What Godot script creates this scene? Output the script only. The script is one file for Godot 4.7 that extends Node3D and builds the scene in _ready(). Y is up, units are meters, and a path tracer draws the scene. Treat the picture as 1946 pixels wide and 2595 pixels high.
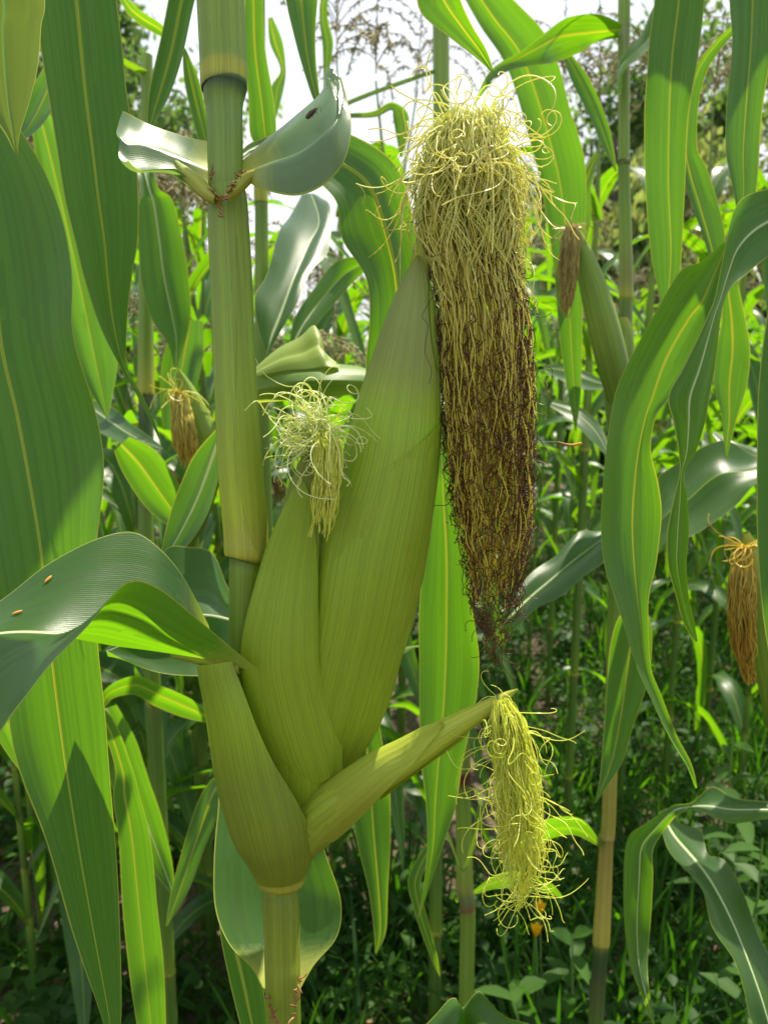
extends Node3D
# A maize field seen from among the plants: one ripening cob close to the camera, its neighbours, the rows behind them, weeds, soil, trees and sky.

var rng := RandomNumberGenerator.new()
var noise := FastNoiseLite.new()
var M := {}
var low_leaf: MeshInstance3D
var used := {}
var bases := {}        # things whose parts are given in the field's own metres -> where the thing stands
var surfaces := {}     # mesh instance -> rows of points, for setting small things down on a leaf


func v(x: float, y: float, z: float) -> Vector3:
	return Vector3(x, y, z)


func lin(r: float, g: float, b: float) -> Color:
	return Color(r, g, b).linear_to_srgb()


# ---------------------------------------------------------------- naming
func numbered(called: String, parent: Node) -> String:
	var key := str(parent.get_instance_id()) + called
	used[key] = used.get(key, 0) + 1
	return called if used[key] == 1 else "%s_%03d" % [called, used[key] - 1]


func tag(o: Node3D, label: String, category: String, group := "") -> Node3D:
	o.set_meta("label", label)
	o.set_meta("category", category)
	if group:
		o.set_meta("group", group)
	return o


func thing(called: String, label: String, category: String, at := Vector3.ZERO, group := "") -> Node3D:
	var o := Node3D.new()
	o.name = numbered(called, self)
	add_child(o, true)
	o.position = at
	tag(o, label, category, group)
	return o


func put(called: String, mesh: Mesh, parent: Node3D, mat: Material = null) -> MeshInstance3D:
	var o := MeshInstance3D.new()
	if bases.has(parent):
		o.position = -bases[parent]
	o.mesh = mesh
	if mat:
		o.material_override = mat
	o.name = numbered(called, parent)
	parent.add_child(o, true)
	return o


# ---------------------------------------------------------------- shapes
func spline(a: Vector3, b: Vector3, c: Vector3, d: Vector3, t: float) -> Vector3:
	return b.cubic_interpolate(c, a, d, t)


func smooth_path(pts: Array, steps: int) -> PackedVector3Array:
	var out := PackedVector3Array()
	var n := pts.size()
	for i in n - 1:
		for k in steps:
			out.append(spline(pts[maxi(i - 1, 0)], pts[i], pts[i + 1], pts[mini(i + 2, n - 1)], float(k) / steps))
	out.append(pts[n - 1])
	return out


# A sheet of points: rows of equal length; each strip between two columns takes the material mats[column].
func sheet(rows: Array, mats: Array, uv_scale := 0.02) -> ArrayMesh:
	var nr := rows.size()
	var nc: int = rows[0].size()
	var pos := PackedVector3Array()
	var nor := PackedVector3Array()
	var uv := PackedVector2Array()
	var along := 0.0
	for i in nr:
		var r: PackedVector3Array = rows[i]
		var ra: PackedVector3Array = rows[maxi(i - 1, 0)]
		var rb: PackedVector3Array = rows[mini(i + 1, nr - 1)]
		var mid := nc / 2
		if i > 0:
			along += r[mid].distance_to(ra[mid])
		var wide := 0.0
		for j in nc:
			if j > 0:
				wide += r[j].distance_to(r[j - 1])
			pos.append(r[j])
			var du := r[mini(j + 1, nc - 1)] - r[maxi(j - 1, 0)]
			var dv := rb[j] - ra[j]
			var n := du.cross(dv)
			nor.append(n.normalized() if n.length_squared() > 1e-16 else Vector3.UP)
			uv.append(Vector2(0, along / uv_scale))
		var w := 0.0
		for j in nc:
			if j > 0:
				w += r[j].distance_to(r[j - 1])
			uv[i * nc + j].x = (w - wide / 2) / uv_scale
	var by := {}
	for j in nc - 1:
		if mats[j] == null:
			continue
		for i in nr - 1:
			var m: Material = mats[j][i] if mats[j] is Array else mats[j]
			if not by.has(m):
				by[m] = PackedInt32Array()
			var a := i * nc + j
			by[m].append_array(PackedInt32Array([a, a + nc, a + 1, a + 1, a + nc, a + nc + 1]))
	var mesh := ArrayMesh.new()
	for m in by:
		var arr := []
		arr.resize(Mesh.ARRAY_MAX)
		arr[Mesh.ARRAY_VERTEX] = pos
		arr[Mesh.ARRAY_NORMAL] = nor
		arr[Mesh.ARRAY_TEX_UV] = uv
		arr[Mesh.ARRAY_INDEX] = by[m]
		mesh.add_surface_from_arrays(Mesh.PRIMITIVE_TRIANGLES, arr)
		mesh.surface_set_material(mesh.get_surface_count() - 1, m)
	return mesh


# A tube of given radii along a path, with an optional colour for each point; flat > 0 squeezes it along the direction `face`.
func tube(pts: PackedVector3Array, radii: PackedFloat32Array, sides: int, mat: Material, colors := PackedColorArray(), flat := 1.0, face := Vector3.BACK, repeat := 1.0) -> ArrayMesh:
	var pos := PackedVector3Array()
	var nor := PackedVector3Array()
	var uv := PackedVector2Array()
	var col := PackedColorArray()
	var idx := PackedInt32Array()
	var n := pts.size()
	var along := 0.0
	for i in n:
		var t := (pts[mini(i + 1, n - 1)] - pts[maxi(i - 1, 0)]).normalized()
		var x := t.cross(face).normalized()
		if x.length_squared() < 0.5:
			x = t.cross(Vector3.RIGHT).normalized()
		var y := x.cross(t).normalized()
		if i > 0:
			along += pts[i].distance_to(pts[i - 1])
		var slope := (radii[mini(i + 1, n - 1)] - radii[maxi(i - 1, 0)]) / maxf(pts[mini(i + 1, n - 1)].distance_to(pts[maxi(i - 1, 0)]), 1e-5)
		for k in sides + 1:
			var a := TAU * k / sides
			pos.append(pts[i] + (x * cos(a) + y * sin(a) * flat) * radii[i])
			nor.append((x * cos(a) * flat + y * sin(a) - t * slope * flat).normalized())
			uv.append(Vector2(repeat * k / sides, along / 0.12))
			if colors.size():
				col.append(colors[i])
	for i in n - 1:
		for k in sides:
			var a := i * (sides + 1) + k
			idx.append_array(PackedInt32Array([a, a + 1, a + sides + 1, a + 1, a + sides + 2, a + sides + 1]))
	var arr := []
	arr.resize(Mesh.ARRAY_MAX)
	arr[Mesh.ARRAY_VERTEX] = pos
	arr[Mesh.ARRAY_NORMAL] = nor
	arr[Mesh.ARRAY_TEX_UV] = uv
	if colors.size():
		arr[Mesh.ARRAY_COLOR] = col
	arr[Mesh.ARRAY_INDEX] = idx
	var mesh := ArrayMesh.new()
	mesh.add_surface_from_arrays(Mesh.PRIMITIVE_TRIANGLES, arr)
	mesh.surface_set_material(0, mat)
	return mesh


# Many thin three-sided strands in one mesh.
class Strands:
	var pos := PackedVector3Array()
	var nor := PackedVector3Array()
	var col := PackedColorArray()
	var idx := PackedInt32Array()

	func add(pts: PackedVector3Array, r0: float, r1: float, c0: Color, c1: Color, sides := 3) -> void:
		var n := pts.size()
		var base := pos.size()
		var x := Vector3.RIGHT
		for i in n:
			var f := float(i) / (n - 1)
			var t := (pts[mini(i + 1, n - 1)] - pts[maxi(i - 1, 0)]).normalized()
			x = (x - t * x.dot(t))
			if x.length_squared() < 1e-4:
				x = t.cross(Vector3(0.3, 0.2, 0.9))
			x = x.normalized()
			var y := t.cross(x)
			var r := lerpf(r0, r1, f)
			var c := c0.lerp(c1, f)
			for k in sides:
				var a := TAU * k / sides
				var d := x * cos(a) + y * sin(a)
				pos.append(pts[i] + d * r)
				nor.append(d)
				col.append(c)
		for i in n - 1:
			for k in sides:
				var a := base + i * sides + k
				var b := base + i * sides + (k + 1) % sides
				idx.append_array(PackedInt32Array([a, a + sides, b, b, a + sides, b + sides]))

	func mesh(mat: Material) -> ArrayMesh:
		var arr := []
		arr.resize(Mesh.ARRAY_MAX)
		arr[Mesh.ARRAY_VERTEX] = pos
		arr[Mesh.ARRAY_NORMAL] = nor
		arr[Mesh.ARRAY_COLOR] = col
		arr[Mesh.ARRAY_INDEX] = idx
		var m := ArrayMesh.new()
		m.add_surface_from_arrays(Mesh.PRIMITIVE_TRIANGLES, arr)
		m.surface_set_material(0, mat)
		return m


# A maize blade: control rows of (one margin, midrib, other margin), with veins as strips of slightly different green, a thin pale margin and a midrib of its own.
func blade(parent: Node3D, rails: Array, opt := {}, called := "leaf") -> MeshInstance3D:
	var r := RandomNumberGenerator.new()
	r.seed = int(opt.get("seed", 7 + rails.size() * 31 + int(absf(rails[0][0].x) * 1000.0)))
	var half: int = opt.get("half", 9)
	var steps: int = opt.get("steps", 5)
	var ruffle: float = opt.get("ruffle", 0.05)
	var bow: float = opt.get("bow", 0.10)
	var tones: Array = opt.get("tones", M.leaf)
	var edge: float = opt.get("margin", 0.0007)
	var rib: float = opt.get("rib", 0.0024)
	var ribbed: bool = opt.get("midrib", true)
	var n := rails.size()
	var left := []
	var mid := []
	var right := []
	for row in rails:
		left.append(row[0])
		mid.append(row[1])
		right.append(row[2])
	var pl := smooth_path(left, steps)
	var pm := smooth_path(mid, steps)
	var pr := smooth_path(right, steps)
	var rows := []
	var ridge := PackedVector3Array()
	var ridge_n := PackedVector3Array()
	var width := PackedFloat32Array()
	var along := 0.0
	var ph := r.randf() * 9.0
	var freq := r.randf_range(38.0, 60.0)
	var cols := []
	for j in range(-half, half + 1):
		cols.append(float(j) / half)
	for i in pm.size():
		var f := float(i) / (pm.size() - 1)
		if i > 0:
			along += pm[i].distance_to(pm[i - 1])
		var across := pr[i] - pl[i]
		var t := pm[mini(i + 1, pm.size() - 1)] - pm[maxi(i - 1, 0)]
		var nrm := across.cross(t).normalized()
		var row := PackedVector3Array()
		var w := across.length() * 0.5
		var core := maxf(0.00015, minf(rib * (1.0 - 0.86 * f), w * 0.2))
		for c in cols:
			var e := pl[i] if c < 0 else pr[i]
			var a := absf(c)
			# the outermost strip is the margin, of one width all along
			if a > 0.999:
				a = 1.0
			elif half > 4 and a > 1.0 - 1.2 / half:
				a = maxf(a, 1.0 - edge / maxf(pm[i].distance_to(e), 0.001))
			if a > 0.0 and a < 1.1 / half:
				a = minf(core / maxf(pm[i].distance_to(e), 0.0005), 1.0 / half)
			var p := pm[i].lerp(e, a)
			p += nrm * bow * w * sin(PI * a)
			p += nrm * ruffle * w * a * a * sin(along * freq * (1.0 if c < 0 else 1.17) + ph + (0.0 if c < 0 else 2.1)) * sin(PI * clampf(f * 1.1, 0.0, 1.0))
			p += nrm * 0.0006 * noise.get_noise_3d(c * 220.0 + ph * 50.0, along * 300.0, ph * 10.0)
			row.append(p)
		rows.append(row)
		ridge.append(row[half])
		ridge_n.append(nrm)
		width.append(w)
	var mats := []
	for j in cols.size() - 1:
		if half > 4 and (j == 0 or j == cols.size() - 2):
			mats.append(M.margin)
		elif ribbed and (j == half - 1 or j == half):
			mats.append(null)
		else:
			var strip := []
			var tone := r.randi() % 3
			var jig := r.randf_range(-0.012, 0.012)
			for i in rows.size() - 1:
				var f := float(i) / (rows.size() - 1) + jig
				if r.randf() < 0.06:
					tone = r.randi() % 3
				var into := maxf(float(opt.get("pale_before", -1.0)) - f, f - float(opt.get("pale_after", 2.0)))
				var pigment: Array = tones
				if into > 0.09:
					pigment = M.leaf_base
				elif into > -0.09:
					pigment = [opt.blend[clampi(int((into + 0.09) / 0.18 * 8.0), 0, 7)]]
				if f > 0.965 and opt.get("dry", false):
					pigment = [M.dry_tip]
				strip.append(pigment[mini(tone, pigment.size() - 1)])
			mats.append(strip)
	var leaf := put(called, sheet(rows, mats), parent)
	surfaces[leaf] = rows
	if ribbed:
		# the midrib closes the gap between the two halves and stands proud of the underside
		var bar := []
		for i in rows.size():
			var a: Vector3 = rows[i][half - 1]
			var b: Vector3 = rows[i][half + 1]
			var strip := PackedVector3Array()
			for k in 5:
				var q := k / 4.0
				strip.append(a.lerp(b, q) - ridge_n[i] * a.distance_to(b) * 0.22 * sin(PI * q))
			bar.append(strip)
		var skin: Material = opt.get("rib_mat", M.rib_olive if tones == M.leaf_olive else M.midrib)
		put("midrib", sheet(bar, [skin, skin, skin, skin]), leaf)
	return leaf


# ---------------------------------------------------------------- materials
func streaks(seed_: int, low: float, high: float, tint: Color, size := 256) -> Image:
	# fine lines along the fibre, with faint mottling
	var r := RandomNumberGenerator.new()
	r.seed = seed_
	var fine := FastNoiseLite.new()
	fine.seed = seed_
	fine.frequency = 0.02
	var im := Image.create(size, size, false, Image.FORMAT_RGB8)
	var line := PackedFloat32Array()
	var wander := 0.5
	for x in size:
		wander = clampf(wander + r.randf_range(-0.22, 0.22), 0.0, 1.0)
		line.append(wander * 0.55 + r.randf() * 0.25 + (0.2 if x % 8 < 5 else 0.0))
	for y in size:
		var blend := clampf((y - size * 0.9) / (size * 0.1), 0.0, 1.0)
		for x in size:
			var k := line[x] + 0.22 * lerpf(fine.get_noise_2d(x * 3.0, y), fine.get_noise_2d(x * 3.0, y - size), blend)
			var s := lerpf(low, high, clampf(k, 0.0, 1.0))
			im.set_pixel(x, y, Color(s * tint.r, s * tint.g, s * tint.b))
	for k in size / 18:
		# small brown specks and short scars
		var c := Vector2i(r.randi() % size, r.randi() % size)
		var long := r.randi_range(0, 2) if r.randf() < 0.8 else r.randi_range(5, 14)
		for q in long + 1:
			var p := Vector2i(c.x, posmod(c.y + q, size))
			var old := im.get_pixelv(p)
			im.set_pixelv(p, old.lerp(Color(0.42, 0.27, 0.16), r.randf_range(0.25, 0.7)))
	return im


func relief(seed_: int, pitch: int, depth: float) -> ImageTexture:
	var r := RandomNumberGenerator.new()
	r.seed = seed_
	var size := 256
	var im := Image.create(size, size, false, Image.FORMAT_RGB8)
	var fine := FastNoiseLite.new()
	fine.seed = seed_
	fine.frequency = 0.03
	var jig := PackedFloat32Array()
	for x in size:
		jig.append(r.randf() * 0.25)
	for y in size:
		for x in size:
			var s := 0.5 + 0.5 * cos(TAU * x / pitch)
			var h := clampf(0.55 * pow(s, 0.6) + jig[x] + depth * fine.get_noise_2d(x, y * 0.6), 0.0, 1.0)
			im.set_pixel(x, y, Color(h, h, h))
	return ImageTexture.create_from_image(im)


func leaf_material(base: Color, through: Color, rough: float, gloss := 0.34) -> StandardMaterial3D:
	var m := StandardMaterial3D.new()
	m.metallic_specular = gloss
	m.albedo_color = base
	m.roughness = rough
	m.backlight_enabled = true
	m.backlight = through
	m.heightmap_enabled = true
	m.heightmap_texture = M.vein_relief
	m.heightmap_scale = 0.007
	m.cull_mode = BaseMaterial3D.CULL_DISABLED
	return m


func tones(base: Vector3, through: Vector3, rough: float, spread: float, gloss := 0.34) -> Array:
	var out := []
	for k in [0.0, 1.0, -1.0]:
		var b: Vector3 = base * (1.0 + k * spread * 0.8)
		var q: Vector3 = through * (1.0 + k * spread)
		out.append(leaf_material(lin(b.x, b.y, b.z), lin(q.x, q.y, q.z), rough - k * 0.02, gloss))
	return out


# from the green of a blade to the pale yellow of its base
func pigment_steps(base: Vector3, through: Vector3, rough: float) -> Array:
	var out := []
	for k in 8:
		var f := (k + 0.5) / 8.0
		var b: Vector3 = base.lerp(Vector3(0.30, 0.33, 0.075), f)
		var q: Vector3 = through.lerp(Vector3(0.42, 0.43, 0.06), f)
		out.append(leaf_material(lin(b.x, b.y, b.z), lin(q.x, q.y, q.z), lerpf(rough, 0.5, f), 0.42))
	return out


func fibre_material(tex: Texture2D, rough: float, through: Color, bump := 0.02) -> StandardMaterial3D:
	var m := StandardMaterial3D.new()
	m.albedo_texture = tex
	m.vertex_color_use_as_albedo = true
	m.roughness = rough
	m.heightmap_enabled = true
	m.heightmap_texture = M.vein_relief
	m.heightmap_scale = bump
	m.backlight_enabled = true
	m.backlight = through
	m.cull_mode = BaseMaterial3D.CULL_DISABLED
	return m


func hair_material(rough: float, through: Color) -> StandardMaterial3D:
	var m := StandardMaterial3D.new()
	m.vertex_color_use_as_albedo = true
	m.roughness = rough
	m.backlight_enabled = true
	m.backlight = through
	return m


func plain(base: Color, rough: float, through := Color.BLACK) -> StandardMaterial3D:
	var m := StandardMaterial3D.new()
	m.albedo_color = base
	m.roughness = rough
	m.metallic_specular = 0.22
	if through != Color.BLACK:
		m.backlight_enabled = true
		m.backlight = through
	m.cull_mode = BaseMaterial3D.CULL_DISABLED
	return m


func make_materials() -> void:
	M.vein_relief = relief(3, 16, 0.25)
	M.leaf = tones(Vector3(0.027, 0.064, 0.017), Vector3(0.165, 0.41, 0.003), 0.37, 0.09, 0.36)
	M.dry_tip = leaf_material(lin(0.26, 0.20, 0.09), lin(0.26, 0.19, 0.05), 0.7, 0.2)
	M.leaf_fold = tones(Vector3(0.20, 0.27, 0.05), Vector3(0.34, 0.42, 0.03), 0.45, 0.08)
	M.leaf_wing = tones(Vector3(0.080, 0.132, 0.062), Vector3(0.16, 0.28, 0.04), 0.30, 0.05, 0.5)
	M.leaf_olive = tones(Vector3(0.10, 0.145, 0.022), Vector3(0.15, 0.22, 0.010), 0.55, 0.05, 0.3)
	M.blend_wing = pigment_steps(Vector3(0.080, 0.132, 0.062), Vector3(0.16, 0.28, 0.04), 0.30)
	M.blend_leaf = pigment_steps(Vector3(0.027, 0.064, 0.017), Vector3(0.165, 0.41, 0.003), 0.37)
	M.leaf_base = tones(Vector3(0.30, 0.33, 0.075), Vector3(0.42, 0.43, 0.06), 0.5, 0.08)
	M.leaf_pale = tones(Vector3(0.11, 0.18, 0.04), Vector3(0.24, 0.36, 0.02), 0.45, 0.08)
	M.margin = leaf_material(lin(0.20, 0.24, 0.05), lin(0.46, 0.50, 0.03), 0.5)
	M.midrib = plain(lin(0.16, 0.22, 0.050), 0.5, lin(0.46, 0.50, 0.015))
	M.rib_olive = plain(lin(0.085, 0.14, 0.060), 0.45, lin(0.20, 0.34, 0.02))
	M.rib_pale = plain(lin(0.36, 0.42, 0.24), 0.4, lin(0.28, 0.30, 0.06))
	var husk_tex := ImageTexture.create_from_image(streaks(11, 0.85, 1.0, Color(1, 1, 1), 512))
	var stem_tex := ImageTexture.create_from_image(streaks(23, 0.82, 1.0, Color(1, 1, 1)))
	M.husk = fibre_material(husk_tex, 0.5, lin(0.62, 0.70, 0.12), 0.022)
	M.stem = fibre_material(stem_tex, 0.45, lin(0.46, 0.52, 0.09), 0.014)
	M.silk_pale = hair_material(0.30, lin(1.0, 1.0, 0.7))
	M.silk_gold = hair_material(0.32, lin(1.0, 1.0, 0.5))
	M.silk_brown = hair_material(0.42, lin(0.5, 0.34, 0.14))
	M.silk_young = hair_material(0.30, lin(1.0, 1.0, 0.5))
	M.tassel = hair_material(0.7, lin(0.5, 0.45, 0.25))
	M.dry = plain(lin(0.22, 0.10, 0.035), 0.7, lin(0.2, 0.08, 0.02))
	M.anther = plain(lin(0.55, 0.26, 0.06), 0.6)
	M.insect = plain(lin(0.05, 0.035, 0.022), 0.6)
	M.far = plain(lin(0.042, 0.090, 0.030), 0.45, lin(0.12, 0.32, 0.01))
	M.petal = plain(lin(0.80, 0.50, 0.02), 0.6, lin(0.7, 0.4, 0.01))
	M.bark = plain(lin(0.07, 0.055, 0.04), 0.9)


# ---------------------------------------------------------------- parts of a maize plant
const GREEN := Color(0.20, 0.32, 0.038)
const PALE := Color(0.29, 0.43, 0.055)
const YELLOW := Color(0.50, 0.52, 0.055)
const DEEP := Color(0.085, 0.15, 0.042)


# keys: [point, radius, colour]
func stem(parent: Node3D, keys: Array, called := "stalk", sides := 20, steps := 5) -> MeshInstance3D:
	var pts := []
	var rr := []
	var cc := []
	for k in keys:
		pts.append(k[0])
		rr.append(Vector3(k[1], 0, 0))
		cc.append(Vector3(k[2].r, k[2].g, k[2].b))
	var c := PackedColorArray()
	for q in smooth_path(cc, steps):
		c.append(Color(maxf(q.x, 0.01), maxf(q.y, 0.01), maxf(q.z, 0.01)))
	var r := PackedFloat32Array()
	for q in smooth_path(rr, steps):
		r.append(maxf(q.x, 0.0004))
	return put(called, tube(smooth_path(pts, steps), r, sides, M.stem, c, 1.0, Vector3.BACK, 3.0), parent)


# A husk leaf or sheath wrapped part of the way round an axis. keys: [point, radius, angle from, angle to, colour]; angles in degrees, 0 = +X side, 90 = towards the camera.
func husk_wrap(parent: Node3D, keys: Array, called: String, steps := 6, cols := 24, lift := 0.0, wrinkle := 0.0, seed_ := 1, deep := 1.0, crease := 0.0) -> MeshInstance3D:
	var pts := []
	var other := []
	var cc := []
	for k in keys:
		pts.append(k[0])
		other.append(Vector3(k[1], deg_to_rad(k[2]), deg_to_rad(k[3])))
		cc.append(Vector3(k[4].r, k[4].g, k[4].b))
	var p := smooth_path(pts, steps)
	var o := smooth_path(other, steps)
	var c := smooth_path(cc, steps)
	var pos := PackedVector3Array()
	var uv := PackedVector2Array()
	var col := PackedColorArray()
	var idx := PackedInt32Array()
	var n := p.size()
	var along := 0.0
	var rr := RandomNumberGenerator.new()
	rr.seed = seed_
	for i in n:
		var t := (p[mini(i + 1, n - 1)] - p[maxi(i - 1, 0)]).normalized()
		var x := (Vector3.RIGHT - t * t.dot(Vector3.RIGHT)).normalized()
		var z := x.cross(t).normalized()
		if z.z < 0:
			z = -z
		if i > 0:
			along += p[i].distance_to(p[i - 1])
		for k in cols + 1:
			var f := float(k) / cols
			var a := lerpf(o[i].y, o[i].z, f)
			var e := absf(f * 2.0 - 1.0)
			var radius: float = o[i].x + lift * e * e * e
			radius += wrinkle * noise.get_noise_3d(a * 60.0 + seed_ * 100.0, along * 420.0, 3.0) + 0.0003 * noise.get_noise_2d(a * 400.0 + seed_ * 77.0, along * 200.0)
			radius += crease * pow(maxf(0.0, 1.0 - 2.0 * i / n), 0.7) * noise.get_noise_3d(a * 70.0 + seed_ * 31.0, along * 2400.0 + a * 130.0, 9.0)
			pos.append(p[i] + (x * cos(a) + z * sin(a) * deep) * maxf(radius, 0.0003))
			uv.append(Vector2(a * 0.85 + seed_ * 0.37, along / 0.14))
			col.append(Color(maxf(c[i].x, 0.01), maxf(c[i].y, 0.01), maxf(c[i].z, 0.01)))
	for i in n - 1:
		for k in cols:
			var a := i * (cols + 1) + k
			idx.append_array(PackedInt32Array([a, a + cols + 1, a + 1, a + 1, a + cols + 1, a + cols + 2]))
	var st := SurfaceTool.new()
	st.begin(Mesh.PRIMITIVE_TRIANGLES)
	for i in pos.size():
		st.set_color(col[i])
		st.set_uv(uv[i])
		st.set_smooth_group(0)
		st.add_vertex(pos[i])
	for q in idx:
		st.add_index(q)
	st.generate_normals()
	var mesh := st.commit()
	mesh.surface_set_material(0, M.husk)
	return put(called, mesh, parent)


# Silk hanging as a bundle: centre line with half widths; strands keep their place in the cross-section and wave more and more.
func hanging(st: Strands, r: RandomNumberGenerator, line: PackedVector3Array, half: PackedFloat32Array, opt: Dictionary) -> void:
	var n: int = opt.n
	var cum := PackedFloat32Array([0.0])
	for i in range(1, line.size()):
		cum.append(cum[i - 1] + line[i].distance_to(line[i - 1]))
	var total := cum[cum.size() - 1]
	for s in n:
		var a := r.randf() * TAU
		var rad := lerpf(opt.get("inner", 0.0), 1.0, sqrt(r.randf()))
		var begin: float = r.randf_range(opt.from0, opt.from1) * total
		var end: float = minf(r.randf_range(opt.to0, opt.to1), r.randf_range(opt.to0, opt.to1) + 0.25) * total
		end = clampf(end, begin + 0.1 * total, total)
		var steps: int = opt.get("steps", 36)
		var pts := PackedVector3Array()
		var w1 := r.randf_range(0.6, 1.4)
		var w2 := r.randf_range(0.6, 1.4)
		var p1 := r.randf() * TAU
		var p2 := r.randf() * TAU
		var amp: float = opt.amp * r.randf_range(0.4, 1.6)
		var wave: float = opt.wave
		var drift := r.randf_range(-0.9, 0.9)
		var kink: float = opt.get("kink", 0.0)
		var seg := 0
		for i in steps + 1:
			var f := float(i) / steps
			var d := lerpf(begin, end, f)
			while seg < cum.size() - 2 and cum[seg + 1] < d:
				seg += 1
			var g := clampf((d - cum[seg]) / maxf(cum[seg + 1] - cum[seg], 1e-6), 0.0, 1.0)
			var c := line[seg].lerp(line[seg + 1], g)
			var hw := lerpf(half[seg], half[seg + 1], g)
			var aa := a + drift * d / total
			var p := c + Vector3(cos(aa) * hw * rad, 0, sin(aa) * hw * rad * opt.get("deep", 0.6))
			var ee: float = amp * lerpf(0.35, 1.0, f) * minf(1.0, hw / 0.008)
			p += Vector3(sin(d * wave * w1 + p1), 0.5 * sin(d * wave * w2 * 1.3 + p2), cos(d * wave * w2 + p2)) * ee
			if kink > 0.0:
				p += Vector3(r.randf_range(-1, 1), r.randf_range(-1, 1) * 0.6, r.randf_range(-1, 1)) * kink
			pts.append(p)
		var shade := r.randf()
		st.add(pts, opt.r0, opt.r1, opt.c0.lerp(opt.c1, shade), opt.c2.lerp(opt.c3, shade))


# A free strand that curls under its own weight.
func curl(st: Strands, r: RandomNumberGenerator, from: Vector3, towards: Vector3, length: float, opt: Dictionary) -> void:
	var steps: int = opt.get("steps", 34)
	var dir := towards.normalized()
	var p := from
	var pts := PackedVector3Array([p])
	var axis := Vector3(r.randf_range(-1, 1), r.randf_range(-1, 1), r.randf_range(-1, 1)).normalized()
	var spin: float = opt.spin * r.randf_range(0.3, 1.6) * (1.0 if r.randf() < 0.5 else -1.0)
	var heavy: float = opt.heavy
	var ds := length / steps
	for i in steps:
		var f := float(i) / steps
		dir = (dir + Vector3.DOWN * heavy * 2.6 * ds * 100.0 * (1.0 - 0.5 * f)).normalized()
		dir = dir.rotated(axis, spin * 2.2 * ds * 100.0 * (0.35 + f * opt.get("tight", 2.2)))
		axis = (axis + Vector3(r.randf_range(-1, 1), r.randf_range(-1, 1), r.randf_range(-1, 1)) * 0.18).normalized()
		p += dir * ds
		pts.append(p)
	var c: Color = opt.c0.lerp(opt.c1, r.randf())
	st.add(pts, opt.r0 * r.randf_range(0.8, 1.15), opt.r1, c, c.lerp(opt.get("tip", c), 0.7))


func stuff(o: Node3D) -> Node3D:
	o.set_meta("kind", "stuff")
	return o


# ---------------------------------------------------------------- a plant of the rows behind
func tassel_mesh(r: RandomNumberGenerator, at: Vector3, size: float) -> ArrayMesh:
	var st := Strands.new()
	var n := r.randi_range(9, 14)
	for k in n:
		var az := r.randf() * TAU
		var spread := r.randf_range(0.35, 1.0) if k > 0 else 0.05
		var p := at + Vector3(0, size * (0.05 + 0.25 * float(k) / n), 0)
		var dir := Vector3(cos(az) * spread, 1.0, sin(az) * spread).normalized()
		var pts := PackedVector3Array([p])
		var len := size * r.randf_range(0.6, 0.95)
		for i in 12:
			dir = (dir + Vector3.DOWN * r.randf_range(0.10, 0.30) * (0.25 if k == 0 else 1.0)).normalized()
			p += dir * len / 12
			pts.append(p)
		var tone := Color(0.40, 0.33, 0.17).lerp(Color(0.28, 0.27, 0.12), r.randf())
		st.add(pts, 0.0016, 0.0009, tone, tone, 4)
		for i in range(2, 12):
			for q in 4:
				var e := pts[i].lerp(pts[i + 1], r.randf())
				var side := Vector3(r.randf_range(-1, 1), r.randf_range(-1.2, 0.3), r.randf_range(-1, 1)).normalized()
				st.add(PackedVector3Array([e, e + side * 0.007, e + side * 0.014]), 0.0026, 0.0008, tone, tone * 0.9, 3)
	return st.mesh(M.tassel)


func arc_rails(r: RandomNumberGenerator, at: Vector3, az: float, length: float, wide: float, e0: float, e1: float, twist: float) -> Array:
	var out := []
	var p := at
	var h := Vector3(cos(az), 0, sin(az))
	var side0 := Vector3(-sin(az), 0, cos(az))
	var n := 9
	var turn := r.randf_range(-0.5, 0.5)
	for i in n + 1:
		var f := float(i) / n
		var k := smoothstep(0.05, 0.85, f)
		var el := lerpf(e0, e1, k)
		var hh := h.rotated(Vector3.UP, turn * f)
		var dir := hh * cos(el) + Vector3.UP * sin(el)
		if i > 0:
			p += dir * length / n
		var side := side0.rotated(Vector3.UP, turn * f).rotated(dir, twist * f + r.randf_range(-0.12, 0.12))
		var up := side.cross(dir)
		if up.y < 0 and absf(twist) < 0.5:
			up = -up
		var w := wide * pow(clampf(f * 3.2 + 0.32, 0.0, 1.0), 0.7) * pow(maxf(1.0 - f, 0.0), 0.55)
		w = maxf(w, 0.0008)
		out.append([p + side * w + up * w * 0.25, p, p - side * w + up * w * 0.25])
	return out


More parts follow.
